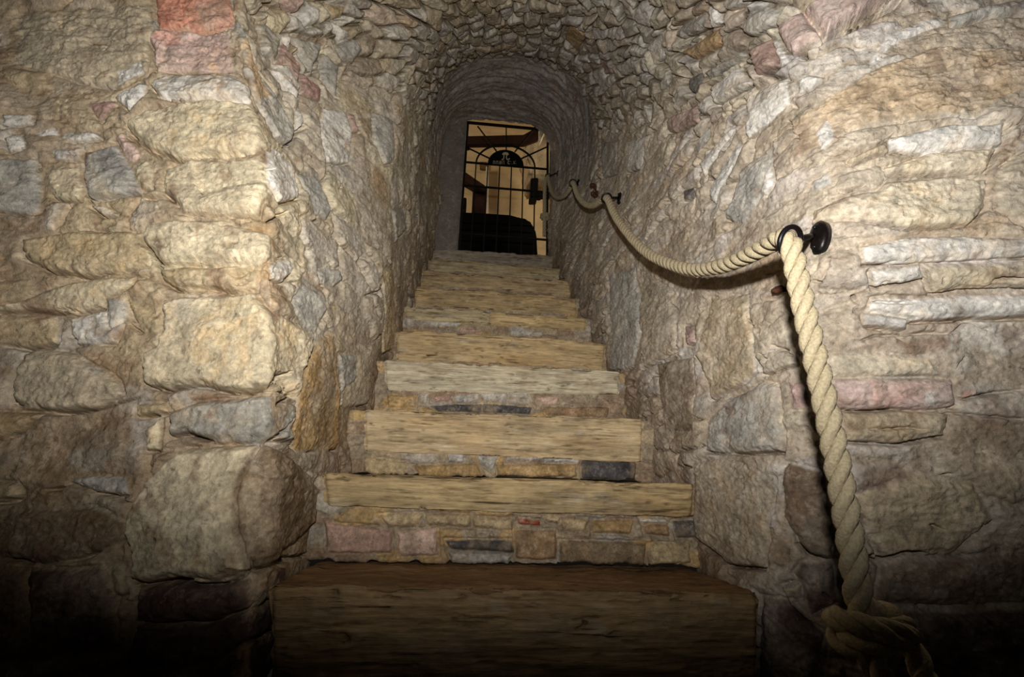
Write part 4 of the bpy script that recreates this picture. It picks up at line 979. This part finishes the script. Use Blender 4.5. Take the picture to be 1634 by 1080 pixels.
# rough stone pier on the right of the room
pt = [Z(665,215),Z(700,190),Z(770,175),Z(860,170),Z(900,300),Z(880,470),Z(820,470),Z(770,455),Z(705,462),Z(688,430),Z(676,385),Z(668,340),Z(690,330),Z(672,290)]
fr_ = [at(x, y, 5.9) for x, y in pt]; bm = bmesh.new(); a = [bm.verts.new(p) for p in fr_]; b = [bm.verts.new(p+Vector((.0, .6, 0))) for p in fr_]
bm.faces.new(a); bm.faces.new(b[::-1])
for k in range(len(a)): bm.faces.new((a[k], a[(k+1) % len(a)], b[(k+1) % len(a)], b[k]))
bmesh.ops.triangulate(bm, faces=bm.faces); bmesh.ops.subdivide_edges(bm, edges=bm.edges, cuts=4, use_grid_fill=True)
vv = np.array([v.co for v in bm.verts]); dn = np.stack([fbm(vv, 3.5, 4, off=70+j) for j in range(3)], -1)*.10
for v, d in zip(bm.verts, dn): v.co += Vector(d)
rock = bm_obj('wall_stone', bm, M_PALE, None, True)
ca = rock.data.color_attributes.new('Col', 'FLOAT_COLOR', 'POINT'); cc_ = np.ones((len(rock.data.vertices), 4), f32); cc_[:, :3] = lin((196, 174, 138)); ca.data.foreach_set('color', cc_.ravel())
rock['kind'] = 'structure'
# plain white wedge at the upper right
wedgew = prism('white_wedge', [Z(768,96),Z(812,112),Z(796,160),Z(770,216)], 5.2, 5.3, M_WHITE, None, .01); wedgew['kind'] = 'structure'
bx_ = empty('wall_box', at(*Z(735, 535), 5.5), 'black box on a bracket seen behind the right side of the gate', 'box')
prism('body', [Z(708,466),Z(762,464),Z(756,604),Z(702,604)], 5.5, 5.7, M_BLACK, bx_, .01); prism('bracket', [Z(756,568),Z(860,566),Z(860,588),Z(785,590),Z(782,602),Z(756,602)], 5.55, 5.65, M_BLACK, bx_, .006)
lb = prism('speaker_box', [Z(150,604),Z(246,606),Z(240,684),Z(150,684)], 5.5, 5.7, M_BLACK, None, .01); tag(lb, 'small black box low at the left edge behind the gate', 'box')
pl_ = prism('wall_plaque', [Z(338,350),Z(392,350),Z(390,402),Z(342,398)], 6.93, 6.99, M_BOARD, None, .006); tag(pl_, 'small tan plaque on the cream wall left of the gate sign', 'plaque')
# big dark round-shouldered couch just beyond the gate
SY = 4.75
out = [Z(60,712),Z(200,714),Z(380,722),Z(560,735),Z(640,742),Z(690,758),Z(722,790),Z(740,850),Z(748,890),Z(790,1080),Z(60,1080)]
sofa = empty('sofa', at(*Z(400, 1010), SY), 'large black round shouldered sofa back filling the bottom of the gate', 'sofa')
fr_ = [at(x, y, SY) for x, y in out]; zmin = RZ+.0
for p in fr_[-2:]: p.z = zmin
bm = bmesh.new(); a = [bm.verts.new(p) for p in fr_]; b = [bm.verts.new(p+Vector((0, .5, -.02 if p.z > zmin+.1 else 0))) for p in fr_]
bm.faces.new(a); bm.faces.new(b[::-1])
for k in range(len(a)): bm.faces.new((a[k], a[(k+1) % len(a)], b[(k+1) % len(a)], b[k]))
bmesh.ops.bevel(bm, geom=[e for e in bm.edges], offset=.03, segments=3, affect='EDGES'); bm_obj('backrest', bm, M_SOFA, sofa, True)
for yb in (800, 850, 930):
    bm = bmesh.new(); a_, b_ = at(*Z(120, yb-12), SY-.004), at(*Z(715, yb+10), SY-.004); add_tube(bm, [a_, a_.lerp(b_, .5)+Vector((0, -.004, .004)), b_], .012, 8); bm_obj('seam', bm, M_SOFA, sofa, True)

# ------------------------------------------------------------------ light: the camera's flash and the lamps of the room above
def spot(name, loc, tgt, power, size, blend, rad, colr=(1, 1, 1)):
    l = bpy.data.lights.new(name, 'SPOT'); l.energy = power; l.spot_size = math.radians(size); l.spot_blend = blend; l.shadow_soft_size = rad; l.color = colr
    o = bpy.data.objects.new(name, l); C.objects.link(o); o.location = loc
    o.rotation_euler = (Vector(tgt)-Vector(loc)).to_track_quat('-Z', 'Y').to_euler(); return o
fl = Vector((0, 0, CZ))+Vector(AU)*.20+Vector(AF)*-.02+Vector(AR)*.0
aim = Vector(AF)*math.cos(math.radians(26))+Vector(AU)*math.sin(math.radians(26))
fo = spot('camera_flash', fl, fl+aim, 143, 140, 1., .022, (1, .975, .955)); fo.scale = (1.5, 1, 1)
def area(name, loc, tgt, power, sx, sy, colr):
    l = bpy.data.lights.new(name, 'AREA'); l.energy = power; l.shape = 'RECTANGLE'; l.size = sx; l.size_y = sy; l.color = colr
    o = bpy.data.objects.new(name, l); C.objects.link(o); o.location = loc
    o.rotation_euler = (Vector(tgt)-Vector(loc)).to_track_quat('-Z', 'Y').to_euler(); return o
for lx in (-2.2, 2.6): area('room_lamp', (lx, 5.0, RZ+2.9), (.6-lx*.1, 7.0, RZ+2.6), 22, .5, 1.2, (1, .87, .68))
wd = bpy.data.worlds.new('world'); SC.world = wd; wd.use_nodes = True
wd.node_tree.nodes['Background'].inputs[0].default_value = (.9, .8, .7, 1); wd.node_tree.nodes['Background'].inputs[1].default_value = .006
